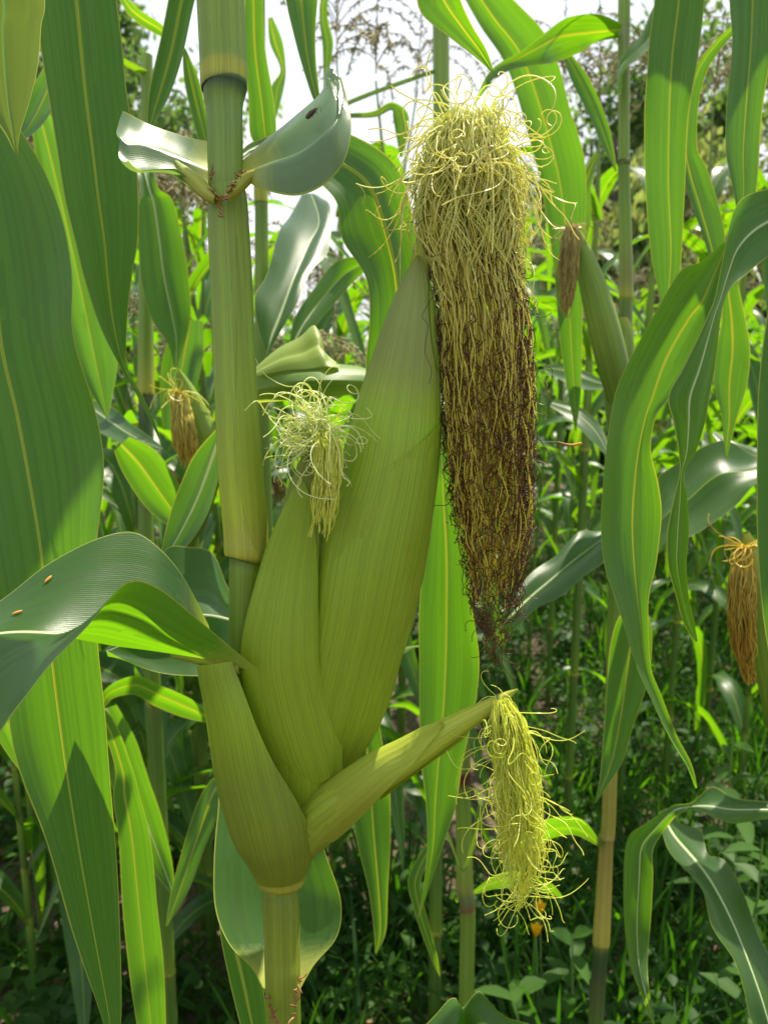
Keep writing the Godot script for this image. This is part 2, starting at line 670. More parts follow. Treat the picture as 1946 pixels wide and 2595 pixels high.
func field_plant(seed_: int, height: float, leaves: int, ear: bool, tassel: bool) -> Node3D:
	var r := RandomNumberGenerator.new()
	r.seed = seed_
	var o := Node3D.new()
	var lean := Vector3(r.randf_range(-0.05, 0.05), 0, r.randf_range(-0.05, 0.05))
	var keys := []
	var nodes := leaves + 2
	for i in nodes + 1:
		var f := float(i) / nodes
		var p := Vector3(0, height * f, 0) + lean * f * f * height
		var rad := lerpf(0.0125, 0.0045, f)
		keys.append([p + Vector3(0, -0.012, 0), rad, PALE])
		keys.append([p, rad * 1.16, YELLOW])
		keys.append([p + Vector3(0, 0.012, 0), rad * 0.96, DEEP.lerp(GREEN, 0.4)])
	stem(o, keys, "stalk", 8, 2)
	var az := r.randf() * TAU
	for i in leaves:
		var f := (i + 2.0) / nodes
		var p := Vector3(0, height * f - 0.02, 0) + lean * f * f * height
		az += PI + r.randf_range(-0.45, 0.45)
		var top := clampf((f - 0.75) * 4.0, 0.0, 1.0)
		var length := lerpf(0.78, 0.42, top) * r.randf_range(0.85, 1.12)
		var rails := arc_rails(r, p, az, length, lerpf(0.044, 0.027, top) * r.randf_range(0.85, 1.1), deg_to_rad(r.randf_range(52, 74)), deg_to_rad(r.randf_range(-88, -48)) * lerpf(1.0, 0.35, top), r.randf_range(-1.3, 1.3))
		blade(o, rails, {"half": 4, "steps": 2, "ruffle": 0.16, "seed": seed_ * 100 + i, "rib": 0.003, "dry": r.randf() < 0.6, "tones": M.leaf})
	if ear:
		var hgt := height * r.randf_range(0.44, 0.56)
		var a := r.randf() * TAU
		var d := Vector3(cos(a) * 0.35, 1, sin(a) * 0.35).normalized()
		var b := Vector3(0, hgt, 0) + Vector3(cos(a), 0, sin(a)) * 0.012
		stem(o, [[b, 0.010, GREEN], [b + d * 0.05, 0.021, GREEN], [b + d * 0.12, 0.023, PALE], [b + d * 0.19, 0.012, PALE], [b + d * 0.23, 0.005, PALE]], "ear", 10, 3)
		var st := Strands.new()
		var tip := b + d * 0.22
		for k in 60:
			curl(st, r, tip, d + Vector3(r.randf_range(-1, 1), r.randf_range(-0.3, 0.5), r.randf_range(-1, 1)) * 0.8, r.randf_range(0.06, 0.15), {"spin": 0.12, "heavy": 0.25, "c0": Color(0.42, 0.30, 0.06), "c1": Color(0.2, 0.09, 0.03), "r0": 0.0009, "r1": 0.0006, "steps": 10})
		stuff(put("silk", st.mesh(M.silk_gold), o))
	if tassel:
		stuff(put("tassel", tassel_mesh(r, Vector3(0, height, 0) + lean * height, r.randf_range(0.30, 0.40)), o))
	return o


func plant_at(proto: Node3D, at: Vector3, turn: float, size: float, label: String, group: String) -> Node3D:
	var o: Node3D = proto.duplicate()
	o.name = numbered("corn_plant", self)
	add_child(o, true)
	o.position = at
	o.rotation.y = turn
	o.scale = Vector3.ONE * size
	tag(o, label, "corn plant", group)
	return o


# ---------------------------------------------------------------- trees and weeds
func tree(called: String, label: String, at: Vector3, height: float, spread: float, seed_: int, tones: Array, droop: float, count: int) -> void:
	var r := RandomNumberGenerator.new()
	r.seed = seed_
	var o := thing(called, label, "tree", at)
	var st := Strands.new()
	var brown := Color(0.075, 0.06, 0.045)
	var trunk := PackedVector3Array()
	for i in 9:
		var f := i / 8.0
		trunk.append(Vector3(sin(f * 3.0 + seed_) * 0.15, height * 0.8 * f, cos(f * 2.2 + seed_) * 0.12 - 0.12))
	st.add(trunk, 0.17 * height / 7.0, 0.03, brown, brown, 9)
	var lobes := []
	for i in 34:
		var f := r.randf_range(0.22, 0.82)
		var base := trunk[clampi(int(f * 8), 0, 8)]
		var az := r.randf() * TAU
		var reach := spread * r.randf_range(0.35, 1.0) * sqrt(sin(PI * clampf((f - 0.1) * 1.05, 0.02, 1.0)))
		var end := base + Vector3(cos(az) * reach, r.randf_range(0.15, 0.9) * height * 0.2, sin(az) * reach)
		var m := base.lerp(end, 0.5) + Vector3(0, 0.15 * reach, 0)
		st.add(smooth_path([base, m, end], 4), 0.045, 0.01, brown, brown, 5)
		lobes.append([end, r.randf_range(0.45, 0.95) * spread * 0.42])
		lobes.append([m, r.randf_range(0.35, 0.7) * spread * 0.36])
	put("trunk", st.mesh(M.bark_v), o)
	var pos := PackedVector3Array()
	var nor := PackedVector3Array()
	var idx := [PackedInt32Array(), PackedInt32Array()]
	for k in count:
		var l = lobes[r.randi() % lobes.size()]
		var d: Vector3 = Vector3(r.randfn(), r.randfn() * 0.75, r.randfn()).normalized() * pow(r.randf(), 0.45) * float(l[1])
		var c: Vector3 = l[0] + d + Vector3(0, -droop * r.randf() * l[1], 0)
		var s := r.randf_range(0.07, 0.15)
		var u := Vector3(r.randfn(), r.randfn() - droop * 1.5, r.randfn()).normalized()
		var w := u.cross(Vector3(r.randfn(), r.randfn(), r.randfn())).normalized()
		var nn := u.cross(w)
		var b := pos.size()
		pos.append_array(PackedVector3Array([c - u * s, c + w * s * 0.42, c + u * s * 1.1, c - w * s * 0.42]))
		nor.append_array(PackedVector3Array([nn, nn, nn, nn]))
		idx[0 if r.randf() < 0.6 else 1].append_array(PackedInt32Array([b, b + 1, b + 2, b, b + 2, b + 3]))
	var mesh := ArrayMesh.new()
	for q in 2:
		var arr := []
		arr.resize(Mesh.ARRAY_MAX)
		arr[Mesh.ARRAY_VERTEX] = pos
		arr[Mesh.ARRAY_NORMAL] = nor
		arr[Mesh.ARRAY_INDEX] = idx[q]
		mesh.add_surface_from_arrays(Mesh.PRIMITIVE_TRIANGLES, arr)
		mesh.surface_set_material(q, tones[q])
	stuff(put("crown", mesh, o))


func leaflet(pos: PackedVector3Array, nor: PackedVector3Array, idx: PackedInt32Array, at: Vector3, dir: Vector3, up: Vector3, length: float, wide: float, sag: float) -> void:
	var side := dir.cross(up).normalized()
	var b := pos.size()
	var prof := [0.15, 0.8, 1.0, 0.7, 0.05]
	for i in 5:
		var f := i / 4.0
		var c := at + dir * length * f - Vector3(0, sag * length * f * f, 0)
		var w: float = prof[i] * wide
		pos.append_array(PackedVector3Array([c - side * w + up * w * 0.3, c, c + side * w + up * w * 0.3]))
		nor.append_array(PackedVector3Array([(up + side * 0.3).normalized(), up, (up - side * 0.3).normalized()]))
	for i in 4:
		for k in 2:
			var a := b + i * 3 + k
			idx.append_array(PackedInt32Array([a, a + 3, a + 1, a + 1, a + 3, a + 4]))


func finish(pos: PackedVector3Array, nor: PackedVector3Array, idx: PackedInt32Array, mat: Material) -> ArrayMesh:
	var arr := []
	arr.resize(Mesh.ARRAY_MAX)
	arr[Mesh.ARRAY_VERTEX] = pos
	arr[Mesh.ARRAY_NORMAL] = nor
	arr[Mesh.ARRAY_INDEX] = idx
	var mesh := ArrayMesh.new()
	mesh.add_surface_from_arrays(Mesh.PRIMITIVE_TRIANGLES, arr)
	mesh.surface_set_material(0, mat)
	return mesh


func broad_weed(seed_: int, height: float, n: int, size: float, mat: Material) -> ArrayMesh:
	var r := RandomNumberGenerator.new()
	r.seed = seed_
	var pos := PackedVector3Array()
	var nor := PackedVector3Array()
	var idx := PackedInt32Array()
	for k in n:
		var az := k * 2.4 + r.randf_range(-0.4, 0.4)
		var f := float(k) / n
		var out := Vector3(cos(az), r.randf_range(-0.1, 0.8), sin(az)).normalized()
		var base := Vector3(r.randf_range(-0.01, 0.01), height * f, r.randf_range(-0.01, 0.01)) + out * 0.02
		var up := (Vector3.UP - out * out.y).normalized()
		leaflet(pos, nor, idx, base, out, up, size * r.randf_range(0.6, 1.15), size * r.randf_range(0.2, 0.34), r.randf_range(0.1, 0.6))
		leaflet(pos, nor, idx, Vector3(0, height * f * 0.8, 0), (base - Vector3(0, height * f * 0.8, 0)).normalized(), up, 0.03, 0.0012, 0.0)
	leaflet(pos, nor, idx, Vector3.ZERO, Vector3.UP, Vector3.BACK, height, 0.0022, 0.0)
	leaflet(pos, nor, idx, Vector3.ZERO, Vector3.UP, Vector3.RIGHT, height, 0.0022, 0.0)
	return finish(pos, nor, idx, mat)


func grass_tuft(seed_: int, height: float, n: int, mat: Material) -> ArrayMesh:
	var r := RandomNumberGenerator.new()
	r.seed = seed_
	var pos := PackedVector3Array()
	var nor := PackedVector3Array()
	var idx := PackedInt32Array()
	for k in n:
		var az := r.randf() * TAU
		var out := Vector3(cos(az) * r.randf_range(0.2, 0.8), 1.0, sin(az) * r.randf_range(0.2, 0.8)).normalized()
		var up := (Vector3(cos(az), 0, sin(az)) - out * out.dot(Vector3(cos(az), 0, sin(az)))).normalized()
		leaflet(pos, nor, idx, Vector3(r.randf_range(-0.03, 0.03), 0, r.randf_range(-0.03, 0.03)), out, up, height * r.randf_range(0.6, 1.2), r.randf_range(0.0022, 0.0042), r.randf_range(0.2, 0.8))
	return finish(pos, nor, idx, mat)


func ground_height(x: float, z: float) -> float:
	return 0.05 * noise.get_noise_2d(x * 40.0, z * 40.0) + 0.025 * noise.get_noise_2d(x * 160.0, z * 160.0)


func scatter(called: String, mesh: Mesh, spots: Array) -> void:
	var mm := MultiMesh.new()
	mm.transform_format = MultiMesh.TRANSFORM_3D
	mm.mesh = mesh
	mm.instance_count = spots.size()
	for i in spots.size():
		var s = spots[i]
		var t := Transform3D(Basis.from_euler(Vector3(s[2], s[1], s[3])).scaled(Vector3.ONE * s[4]), s[0])
		mm.set_instance_transform(i, t)
	var o := MultiMeshInstance3D.new()
	o.multimesh = mm
	o.name = numbered(called, self)
	add_child(o, true)
	o.set_meta("kind", "stuff")
	o.set_meta("label", "%s covering the soil between the corn rows" % called.replace("_", " "))
	o.set_meta("category", called.replace("_", " "))


func surface_point(leaf: MeshInstance3D, f: float, c: float) -> Array:
	var rows: Array = surfaces[leaf]
	var i := clampi(int(f * (rows.size() - 1)), 0, rows.size() - 2)
	var row: PackedVector3Array = rows[i]
	var j := clampi(int((c * 0.5 + 0.5) * (row.size() - 1)), 1, row.size() - 2)
	var nxt: PackedVector3Array = rows[i + 1]
	var n := (row[j + 1] - row[j - 1]).cross(nxt[j] - row[j]).normalized()
	if n.y < 0:
		n = -n
	return [row[j], n, (nxt[j] - row[j]).normalized()]


# ================================================================ the scene
func _ready() -> void:
	rng.seed = 20
	noise.seed = 5
	noise.frequency = 0.01

	# camera: a phone held level at chest height among the plants, looking slightly down
	var cam := Camera3D.new()
	cam.name = "camera"
	cam.position = Vector3(0, 1.40, 0)
	cam.rotation_degrees = Vector3(-11.4, 0, 0)
	cam.keep_aspect = Camera3D.KEEP_HEIGHT
	var attr := CameraAttributesPhysical.new()
	attr.frustum_focal_length = 19.204
	attr.frustum_near = 0.05
	attr.frustum_far = 400.0
	attr.frustum_focus_distance = 0.43
	attr.exposure_aperture = 9.5
	cam.attributes = attr
	add_child(cam)
	cam.current = true

	# sky and sun: bright hazy summer day, the sun high behind the plants and a little to the right
	var sky_mat := ProceduralSkyMaterial.new()
	sky_mat.sky_top_color = Color(0.90, 0.945, 1.0)
	sky_mat.sky_horizon_color = Color(0.995, 0.998, 1.0)
	sky_mat.sky_curve = 0.25
	sky_mat.sky_energy_multiplier = 0.80
	sky_mat.ground_bottom_color = Color(0.16, 0.17, 0.10)
	sky_mat.ground_horizon_color = Color(0.35, 0.38, 0.28)
	var sky := Sky.new()
	sky.sky_material = sky_mat
	var env := Environment.new()
	env.background_mode = Environment.BG_SKY
	env.sky = sky
	env.background_energy_multiplier = 1.0
	env.tonemap_mode = Environment.TONE_MAPPER_LINEAR
	env.tonemap_exposure = 2.05
	env.sdfgi_enabled = true
	env.ssao_enabled = true
	env.ssil_enabled = true
	var world := WorldEnvironment.new()
	world.name = "world_environment"
	world.environment = env
	add_child(world)
	var sun := DirectionalLight3D.new()
	sun.name = "sun"
	sun.light_color = Color(1.0, 0.96, 0.88)
	sun.light_energy = 1.6
	sun.light_angular_distance = 0.6
	sun.shadow_enabled = true
	add_child(sun)
	sun.look_at_from_position(Vector3.ZERO, -Vector3(0.26, 0.86, -0.44), Vector3.UP)

	make_materials()
	M.bark_v = hair_material(0.9, Color.BLACK)
	build_ground()
	build_trees()
	build_rows()
	build_main_plant()
	build_neighbours()
	build_small_things()


func build_ground() -> void:
	# bare soil, lumpy near the camera and level out to the horizon
	var xs := []
	var zs := []
	for i in range(-60, 61):
		xs.append(signf(i) * (absf(i) * 0.05 + pow(absf(i) / 60.0, 6.0) * 150.0))
	for i in range(-20, 101):
		zs.append(-(i * 0.05 + signf(i) * pow(absf(i) / 100.0, 6.0) * 250.0 + (0.0 if i >= 0 else i * 0.5)))
	var rows := []
	for z in zs:
		var row := PackedVector3Array()
		for x in xs:
			row.append(Vector3(x, ground_height(x, z), z))
		rows.append(row)
	var soil := StandardMaterial3D.new()
	var n1 := FastNoiseLite.new()
	n1.seed = 8
	n1.frequency = 0.03
	n1.fractal_octaves = 5
	var tex := NoiseTexture2D.new()
	tex.noise = n1
	tex.width = 512
	tex.height = 512
	tex.seamless = true
	var ramp := Gradient.new()
	ramp.set_color(0, lin(0.035, 0.024, 0.016))
	ramp.set_color(1, lin(0.17, 0.115, 0.075))
	tex.color_ramp = ramp
	soil.albedo_texture = tex
	soil.uv1_triplanar = true
	soil.uv1_world_triplanar = true
	soil.uv1_scale = Vector3(2.2, 2.2, 2.2)
	soil.roughness = 0.95
	var mats := []
	for j in xs.size() - 1:
		mats.append(soil)
	var g := put("ground", sheet(rows, mats), self)
	g.set_meta("kind", "structure")
	g.set_meta("label", "bare brown soil of the field between the corn rows")
	g.set_meta("category", "ground")

	# low weeds and grass
	var w1 := plain(lin(0.028, 0.068, 0.013), 0.45, lin(0.12, 0.36, 0.004))
	var w2 := plain(lin(0.030, 0.070, 0.012), 0.5, lin(0.12, 0.34, 0.004))
	var w3 := plain(lin(0.018, 0.046, 0.011), 0.5, lin(0.055, 0.18, 0.004))
	var r := RandomNumberGenerator.new()
	r.seed = 77
	var a := []
	var b := []
	var c := []
	var d := []
	for k in 7000:
		var z := -r.randf_range(0.5, 7.5)
		var x := r.randf_range(-0.75, 0.75) * (absf(z) + 0.9)
		var patch := noise.get_noise_2d(x * 90.0 + 300.0, z * 90.0)
		var right := smoothstep(0.0, 0.35, x / (absf(z) + 0.3))
		if patch < -0.08 - 0.5 * right:
			continue
		var spot := [Vector3(x, ground_height(x, z) - 0.005, z), r.randf() * TAU, r.randf_range(-0.25, 0.25), r.randf_range(-0.25, 0.25), r.randf_range(0.6, 1.3)]
		var pick := r.randf()
		if pick < 0.55 - 0.38 * right:
			a.append(spot)
		elif pick < 0.75 - 0.42 * right:
			b.append(spot)
		elif pick < 0.9 - 0.1 * right:
			c.append(spot)
		else:
			d.append(spot)
	scatter("leafy_weeds", broad_weed(1, 0.12, 18, 0.036, w2), a)
	scatter("low_herbs", broad_weed(2, 0.20, 24, 0.046, w3), b)
	scatter("meadow_grass", grass_tuft(3, 0.30, 18, w1), c)
	var litter := []
	for k in 420:
		var z := -r.randf_range(0.5, 5.0)
		var x := r.randf_range(-0.7, 0.7) * (absf(z) + 0.9)
		litter.append([Vector3(x, ground_height(x, z) + 0.012, z), r.randf() * TAU, r.randf_range(-0.3, 0.3), r.randf_range(-0.5, 0.5), r.randf_range(0.5, 1.5)])
	var lp := PackedVector3Array()
	var ln := PackedVector3Array()
	var li := PackedInt32Array()
	leaflet(lp, ln, li, Vector3.ZERO, Vector3(1, 0.12, 0).normalized(), Vector3(-0.12, 1, 0).normalized(), 0.13, 0.012, 0.25)
	scatter("dead_leaves", finish(lp, ln, li, plain(lin(0.24, 0.17, 0.09), 0.85, lin(0.2, 0.13, 0.05))), litter)
	scatter("tall_grass", grass_tuft(4, 0.42, 16, w3), d)


func build_trees() -> void:
	var dark := plain(lin(0.045, 0.075, 0.030), 0.6, lin(0.12, 0.24, 0.04))
	var mid := plain(lin(0.075, 0.110, 0.040), 0.6, lin(0.20, 0.32, 0.05))
	var olive := plain(lin(0.12, 0.14, 0.050), 0.6, lin(0.32, 0.38, 0.08))
	tree("tree", "dark bushy tree beyond the field behind the thick corn stalk", Vector3(-5.2, 0, -17.0), 9.5, 3.0, 3, [dark, mid], 0.2, 14000)
	tree("tree", "low tree at the edge of the picture behind the wide hanging leaf", Vector3(-9.5, 0, -18.0), 7.5, 3.2, 4, [mid, dark], 0.2, 10000)
	tree("tree", "tall dark tree beyond the field behind the slender corn stalk", Vector3(6.0, 0, -18.0), 10.0, 2.9, 5, [dark, mid], 0.3, 13000)
	tree("tree", "tree with drooping olive foliage behind the slender corn stalk", Vector3(3.4, 0, -13.0), 5.6, 2.0, 6, [olive, mid], 1.2, 12000)
	tree("tree", "tree with drooping olive foliage near the edge of the picture", Vector3(6.6, 0, -13.5), 6.6, 2.2, 7, [olive, mid], 1.2, 12000)
	tree("tree", "small dark tree seen beside the silk of the big ear", Vector3(2.6, 0, -20.0), 5.6, 2.2, 8, [dark, mid], 0.3, 9000)


func zone_of(q: float) -> int:
	return 0 if q < -0.28 else 1 if q < -0.11 else 2 if q < 0.16 else 3 if q < 0.33 else 4


func zone(q: float) -> String:
	return ["corn plant in the %s blurred rows behind the wide hanging leaf", "corn plant in the %s blurred rows on either side of the thick stalk", "corn plant in the %s blurred rows behind the big ear and its silk", "corn plant in the %s blurred rows round the slender stalk", "corn plant in the %s blurred rows behind the bright upright leaves"][zone_of(q)]


func build_rows() -> void:
	var protos := []
	for i in 7:
		protos.append(field_plant(40 + i, [1.75, 1.9, 1.65, 1.85, 1.7, 1.95, 1.8][i], [9, 10, 9, 10, 9, 11, 10][i], i % 2 == 0, i != 2))
	var r := RandomNumberGenerator.new()
	r.seed = 9
	var group := "corn plants of the blurred rows behind"
	var z := 1.75
	var row := 0
	while z < 9.5:
		var reach := z * 0.66 + 0.5
		var x := -reach + r.randf() * 0.3
		while x < reach:
			var q := x / z
			var keep := 0.86
			if z < 3.4 and q > 0.10:
				keep = 0.16 if z < 2.3 else 0.7       # the weedy gap
			elif z < 2.4 and q > -0.2:
				keep = 0.5
			if r.randf() < keep:
				var size := r.randf_range(0.92, 1.08)
				if q > -0.16 and q < 0.12:
					size *= 0.86
				elif q >= 0.12 and z < 3.4:
					size *= 0.8
				plant_at(protos[r.randi() % protos.size()], Vector3(x, ground_height(x, -z) - 0.01, -z + r.randf_range(-0.12, 0.12)), r.randf() * TAU, size, zone(q) % ("first" if row < 2 else "middle" if row < 5 else "last"), group + " seen " + ["by the wide hanging leaf", "by the thick stalk", "by the big ear", "by the slender stalk", "by the bright leaves"][zone_of(q)])
			x += r.randf_range(0.24, 0.42)
		z += 0.66 + 0.05 * row
		row += 1
	# a few short plants fill in close behind the thick stalk
	for k in 9:
		var q := lerpf(-0.52, 0.02, (k + 0.5) / 9.0)
		var d := 1.5 + 0.35 * float(k % 3) * 0.7
		var p := Vector3(q * d, ground_height(q * d, -d) - 0.01, -d)
		plant_at(protos[(k * 3 + 1) % protos.size()], p, r.randf() * TAU, r.randf_range(0.66, 0.78), "short corn plant close behind the thick stalk, among lower leaves", "short corn plants close behind the thick stalk")
	# the field goes on all round the photographer: these plants shut out part of the low sky
	for k in 16:
		var a := lerpf(-0.1, PI + 0.1, (k + 0.5) / 16.0)
		var d := r.randf_range(1.5, 2.3)
		var spot := Vector3(cos(a) * (d + 0.1), 0, 0.2 + sin(a) * d)
		plant_at(protos[r.randi() % protos.size()], spot, r.randf() * TAU, r.randf_range(1.0, 1.12), "corn plant standing round the photographer, outside the picture", "corn plants round the photographer")
	for p in protos:
		p.free()
	# beyond them the field reads as one mass
	var far_leaf := broad_weed(31, 1.7, 26, 0.55, M.far)
	var spots := []
	for k in 420:
		var zz := -r.randf_range(9.0, 15.0)
		var xx := r.randf_range(-0.75, 0.75) * absf(zz)
		spots.append([Vector3(xx, 0, zz), r.randf() * TAU, 0.0, 0.0, r.randf_range(0.85, 1.05)])
	scatter("far_corn", far_leaf, spots)


func plant(label: String, at: Vector3) -> Node3D:
	var o := thing("corn_plant", label, "corn plant", Vector3(at.x, 0, at.z))
	bases[o] = o.position
	return o


# Leads a blade whose first row hangs free back to the stalk it grows from.
func from_stalk(rails: Array, root: Vector3) -> Array:
	var first: Vector3 = rails[0][1]
	var back: Vector3 = (first - rails[1][1]).normalized()
	var reach := root.distance_to(first)
	var bend := first + back * reach * 0.45
	var la: Vector3 = rails[0][0] - first
	var lb: Vector3 = rails[0][2] - first
	var out := []
	for k in 4:
		var f := k / 4.0
		var p := root.lerp(bend, f).lerp(bend.lerp(first, f), f)
		var w := lerpf(minf(1.0, 0.012 / maxf(la.length(), 0.001)), 1.0, f)
		out.append([p + la * w, p, p + lb * w])
	out.append_array(rails)
	return out


func turned(rails: Array) -> Array:
	var out := rails.duplicate()
	out.reverse()
	return out


func stalk_to_ground(keys: Array, base: Vector3, radius: float, color: Color) -> Array:
	var last: Vector3 = keys[keys.size() - 1][0]
	for k in range(1, 6):
		var f := k / 5.0
		var p := last.lerp(Vector3(base.x, -0.02, base.z), f)
		keys.append([p + Vector3(0, 0.02, 0), radius, color])
		keys.append([p, radius * 1.13, YELLOW])
		keys.append([p - Vector3(0, 0.015, 0), radius * 0.97, DEEP.lerp(GREEN, 0.5)])
	return keys


func ragged(parent: Node3D, pts: Array, high: float, seed_: int, called: String) -> void:
	# a torn papery rim: narrow jagged flaps
	var r := RandomNumberGenerator.new()
	r.seed = seed_
	var st := Strands.new()
	var line := smooth_path(pts, 7)
	for p in line:
		if r.randf() < 0.75:
			var d := Vector3(r.randf_range(-1, 1), r.randf_range(-0.3, 1.2), r.randf_range(0.0, 0.8)).normalized()
			var q := p + d * high * r.randf_range(0.4, 1.5)
			st.add(PackedVector3Array([p - d * 0.001, p.lerp(q, 0.5) + Vector3(r.randf_range(-1, 1), r.randf_range(-1, 1), 0) * high * 0.2, q]), 0.0007, 0.0002, Color(0.40, 0.24, 0.09), Color(0.28, 0.12, 0.045))
	put(called, st.mesh(M.silk_brown), parent)


func build_main_plant() -> void:
	var o := plant("thick pale green corn stalk carrying the big ear with long silk", v(-0.0533, 1.0435, -0.377))
	# stalk: two internodes with their sheaths
	stem(o, [
		[v(-0.0914, 1.9481, -0.5594), 0.0075, GREEN], [v(-0.0883, 1.7927, -0.5178), 0.0095, PALE], [v(-0.0868, 1.7223, -0.4985), 0.0105, PALE], [v(-0.0866, 1.7175, -0.4976), 0.0115, YELLOW], [v(-0.0866, 1.7128, -0.4966), 0.0098, GREEN],
		[v(-0.0851, 1.644, -0.4777), 0.0118, GREEN], [v(-0.0844, 1.5882, -0.4664), 0.0121, GREEN], [v(-0.0836, 1.5742, -0.4636), 0.0122, PALE], [v(-0.0827, 1.5533, -0.4594), 0.0120, PALE], [v(-0.0822, 1.5428, -0.4573), 0.0120, PALE], [v(-0.082, 1.5389, -0.4565), 0.0121, YELLOW],
		[v(-0.082, 1.5328, -0.4552), 0.0119, YELLOW], [v(-0.0817, 1.5307, -0.4548), 0.0117, DEEP], [v(-0.0817, 1.5287, -0.4544), 0.0110, DEEP], [v(-0.082, 1.524, -0.4535), 0.0101, GREEN], [v(-0.0817, 1.5173, -0.4521), 0.0093, Color(0.247, 0.394, 0.070)],
		[v(-0.0813, 1.5021, -0.449), 0.0091, Color(0.260, 0.408, 0.070)], [v(-0.081, 1.4812, -0.4448), 0.0089, Color(0.286, 0.423, 0.070)], [v(-0.0806, 1.4533, -0.4392), 0.0086, GREEN]])
	stem(o, [
		[v(-0.0806, 1.4793, -0.4445), 0.0093, PALE], [v(-0.0801, 1.4731, -0.4432), 0.0101, PALE], [v(-0.0794, 1.4579, -0.4401), 0.0105, Color(0.312, 0.438, 0.059)], [v(-0.0782, 1.4347, -0.4354), 0.0107, Color(0.299, 0.438, 0.052)],
		[v(-0.0763, 1.3882, -0.4261), 0.0108, Color(0.338, 0.481, 0.049)], [v(-0.0751, 1.3649, -0.4214), 0.0111, Color(0.377, 0.496, 0.042)], [v(-0.0737, 1.3416, -0.4167), 0.0114, Color(0.429, 0.540, 0.038)], [v(-0.0718, 1.3184, -0.412), 0.0114, Color(0.481, 0.569, 0.035)],
		[v(-0.0708, 1.3044, -0.4092), 0.0112, YELLOW], [v(-0.0706, 1.2979, -0.4079), 0.0113, YELLOW], [v(-0.0708, 1.2942, -0.4071), 0.0106, YELLOW], [v(-0.0711, 1.2928, -0.4068), 0.0092, DEEP]], "sheath", 28)
	# the overlapping edge of the sheath, running down its front
	husk_wrap(o, [
		[v(-0.0791, 1.4533, -0.4392), 0.0108, 60, 62, PALE], [v(-0.0763, 1.3882, -0.4261), 0.0112, 40, 75, Color(0.351, 0.496, 0.049)], [v(-0.0737, 1.3416, -0.4167), 0.0118, 20, 92, Color(0.442, 0.554, 0.038)], [v(-0.0718, 1.3184, -0.412), 0.0118, 0, 80, Color(0.494, 0.584, 0.035)],
		[v(-0.0708, 1.3033, -0.4089), 0.0115, -20, 66, YELLOW], [v(-0.0706, 1.2963, -0.4075), 0.0112, -20, 50, YELLOW]], "sheath_edge", 5, 10, 0.0001)
	stem(o, stalk_to_ground([
		[v(-0.0711, 1.2963, -0.4075), 0.0082, DEEP], [v(-0.0713, 1.29, -0.4063), 0.0080, Color(0.200, 0.308, 0.035)], [v(-0.0718, 1.2812, -0.4045), 0.0075, Color(0.230, 0.353, 0.035)], [v(-0.0725, 1.2472, -0.4017), 0.0072, GREEN], [v(-0.0691, 1.1974, -0.3978), 0.0078, GREEN],
		[v(-0.0625, 1.1468, -0.3927), 0.0083, GREEN], [v(-0.0563, 1.122, -0.3908), 0.0092, YELLOW], [v(-0.0551, 1.1148, -0.3893), 0.0093, Color(0.221, 0.307, 0.035)], [v(-0.0548, 1.1075, -0.3878), 0.0099, Color(0.247, 0.321, 0.032)], [v(-0.0543, 1.082, -0.3827), 0.0096, Color(0.286, 0.365, 0.035)],
		[v(-0.0538, 1.0435, -0.377), 0.0093, Color(0.260, 0.350, 0.035)]], v(-0.0533, 1.0435, -0.377), 0.0095, GREEN))
	var husky := Color(0.375, 0.515, 0.026)
	var husk2 := Color(0.380, 0.545, 0.034)
	# the wide sheath that clasps the ears
	husk_wrap(o, [
		[v(-0.0796, 1.2426, -0.4018), 0.0168, 76, 300, Color(0.459, 0.583, 0.036)], [v(-0.0779, 1.235, -0.4003), 0.0182, 74, 305, Color(0.369, 0.492, 0.036)], [v(-0.0714, 1.215, -0.3963), 0.0206, 70, 315, husky], [v(-0.0652, 1.1841, -0.3931), 0.0227, 52, 330, Color(0.287, 0.384, 0.030)],
		[v(-0.0587, 1.1581, -0.3899), 0.0228, 32, 345, Color(0.280, 0.368, 0.030)], [v(-0.0559, 1.1396, -0.3912), 0.0192, 4, 358, Color(0.280, 0.353, 0.027)], [v(-0.0556, 1.1257, -0.3915), 0.0144, -4, 356, Color(0.306, 0.384, 0.030)], [v(-0.0553, 1.1196, -0.3903), 0.0124, -4, 356, YELLOW],
		[v(-0.0553, 1.1169, -0.3897), 0.0099, -4, 356, YELLOW]], "sheath", 7, 40, 0.0008, 0.0006, 3)
	# the big ear
	var ear := husk_wrap(o, [
		[v(-0.0461, 1.1352, -0.4108), 0.0044, -90, 270, husky], [v(-0.0344, 1.17, -0.4127), 0.0111, -90, 270, husky], [v(-0.0268, 1.2088, -0.4124), 0.0250, -90, 270, husky], [v(-0.0146, 1.2604, -0.4146), 0.0286, -90, 270, husky],
		[v(-0.0062, 1.3048, -0.4184), 0.0292, -90, 270, husk2], [v(0.003, 1.3411, -0.4207), 0.0249, -90, 270, husk2], [v(0.0068, 1.3646, -0.4254), 0.0223, -90, 270, husk2], [v(0.0106, 1.3904, -0.4296), 0.0177, -90, 270, Color(0.345, 0.403, 0.085)],
		[v(0.0149, 1.4208, -0.4347), 0.0110, -90, 270, Color(0.364, 0.435, 0.110)], [v(0.0168, 1.4383, -0.4372), 0.0048, -90, 270, Color(0.390, 0.448, 0.110)], [v(0.0175, 1.446, -0.4387), 0.0007, -90, 270, YELLOW]], "ear", 8, 56, 0.0, 0.0012, 5)
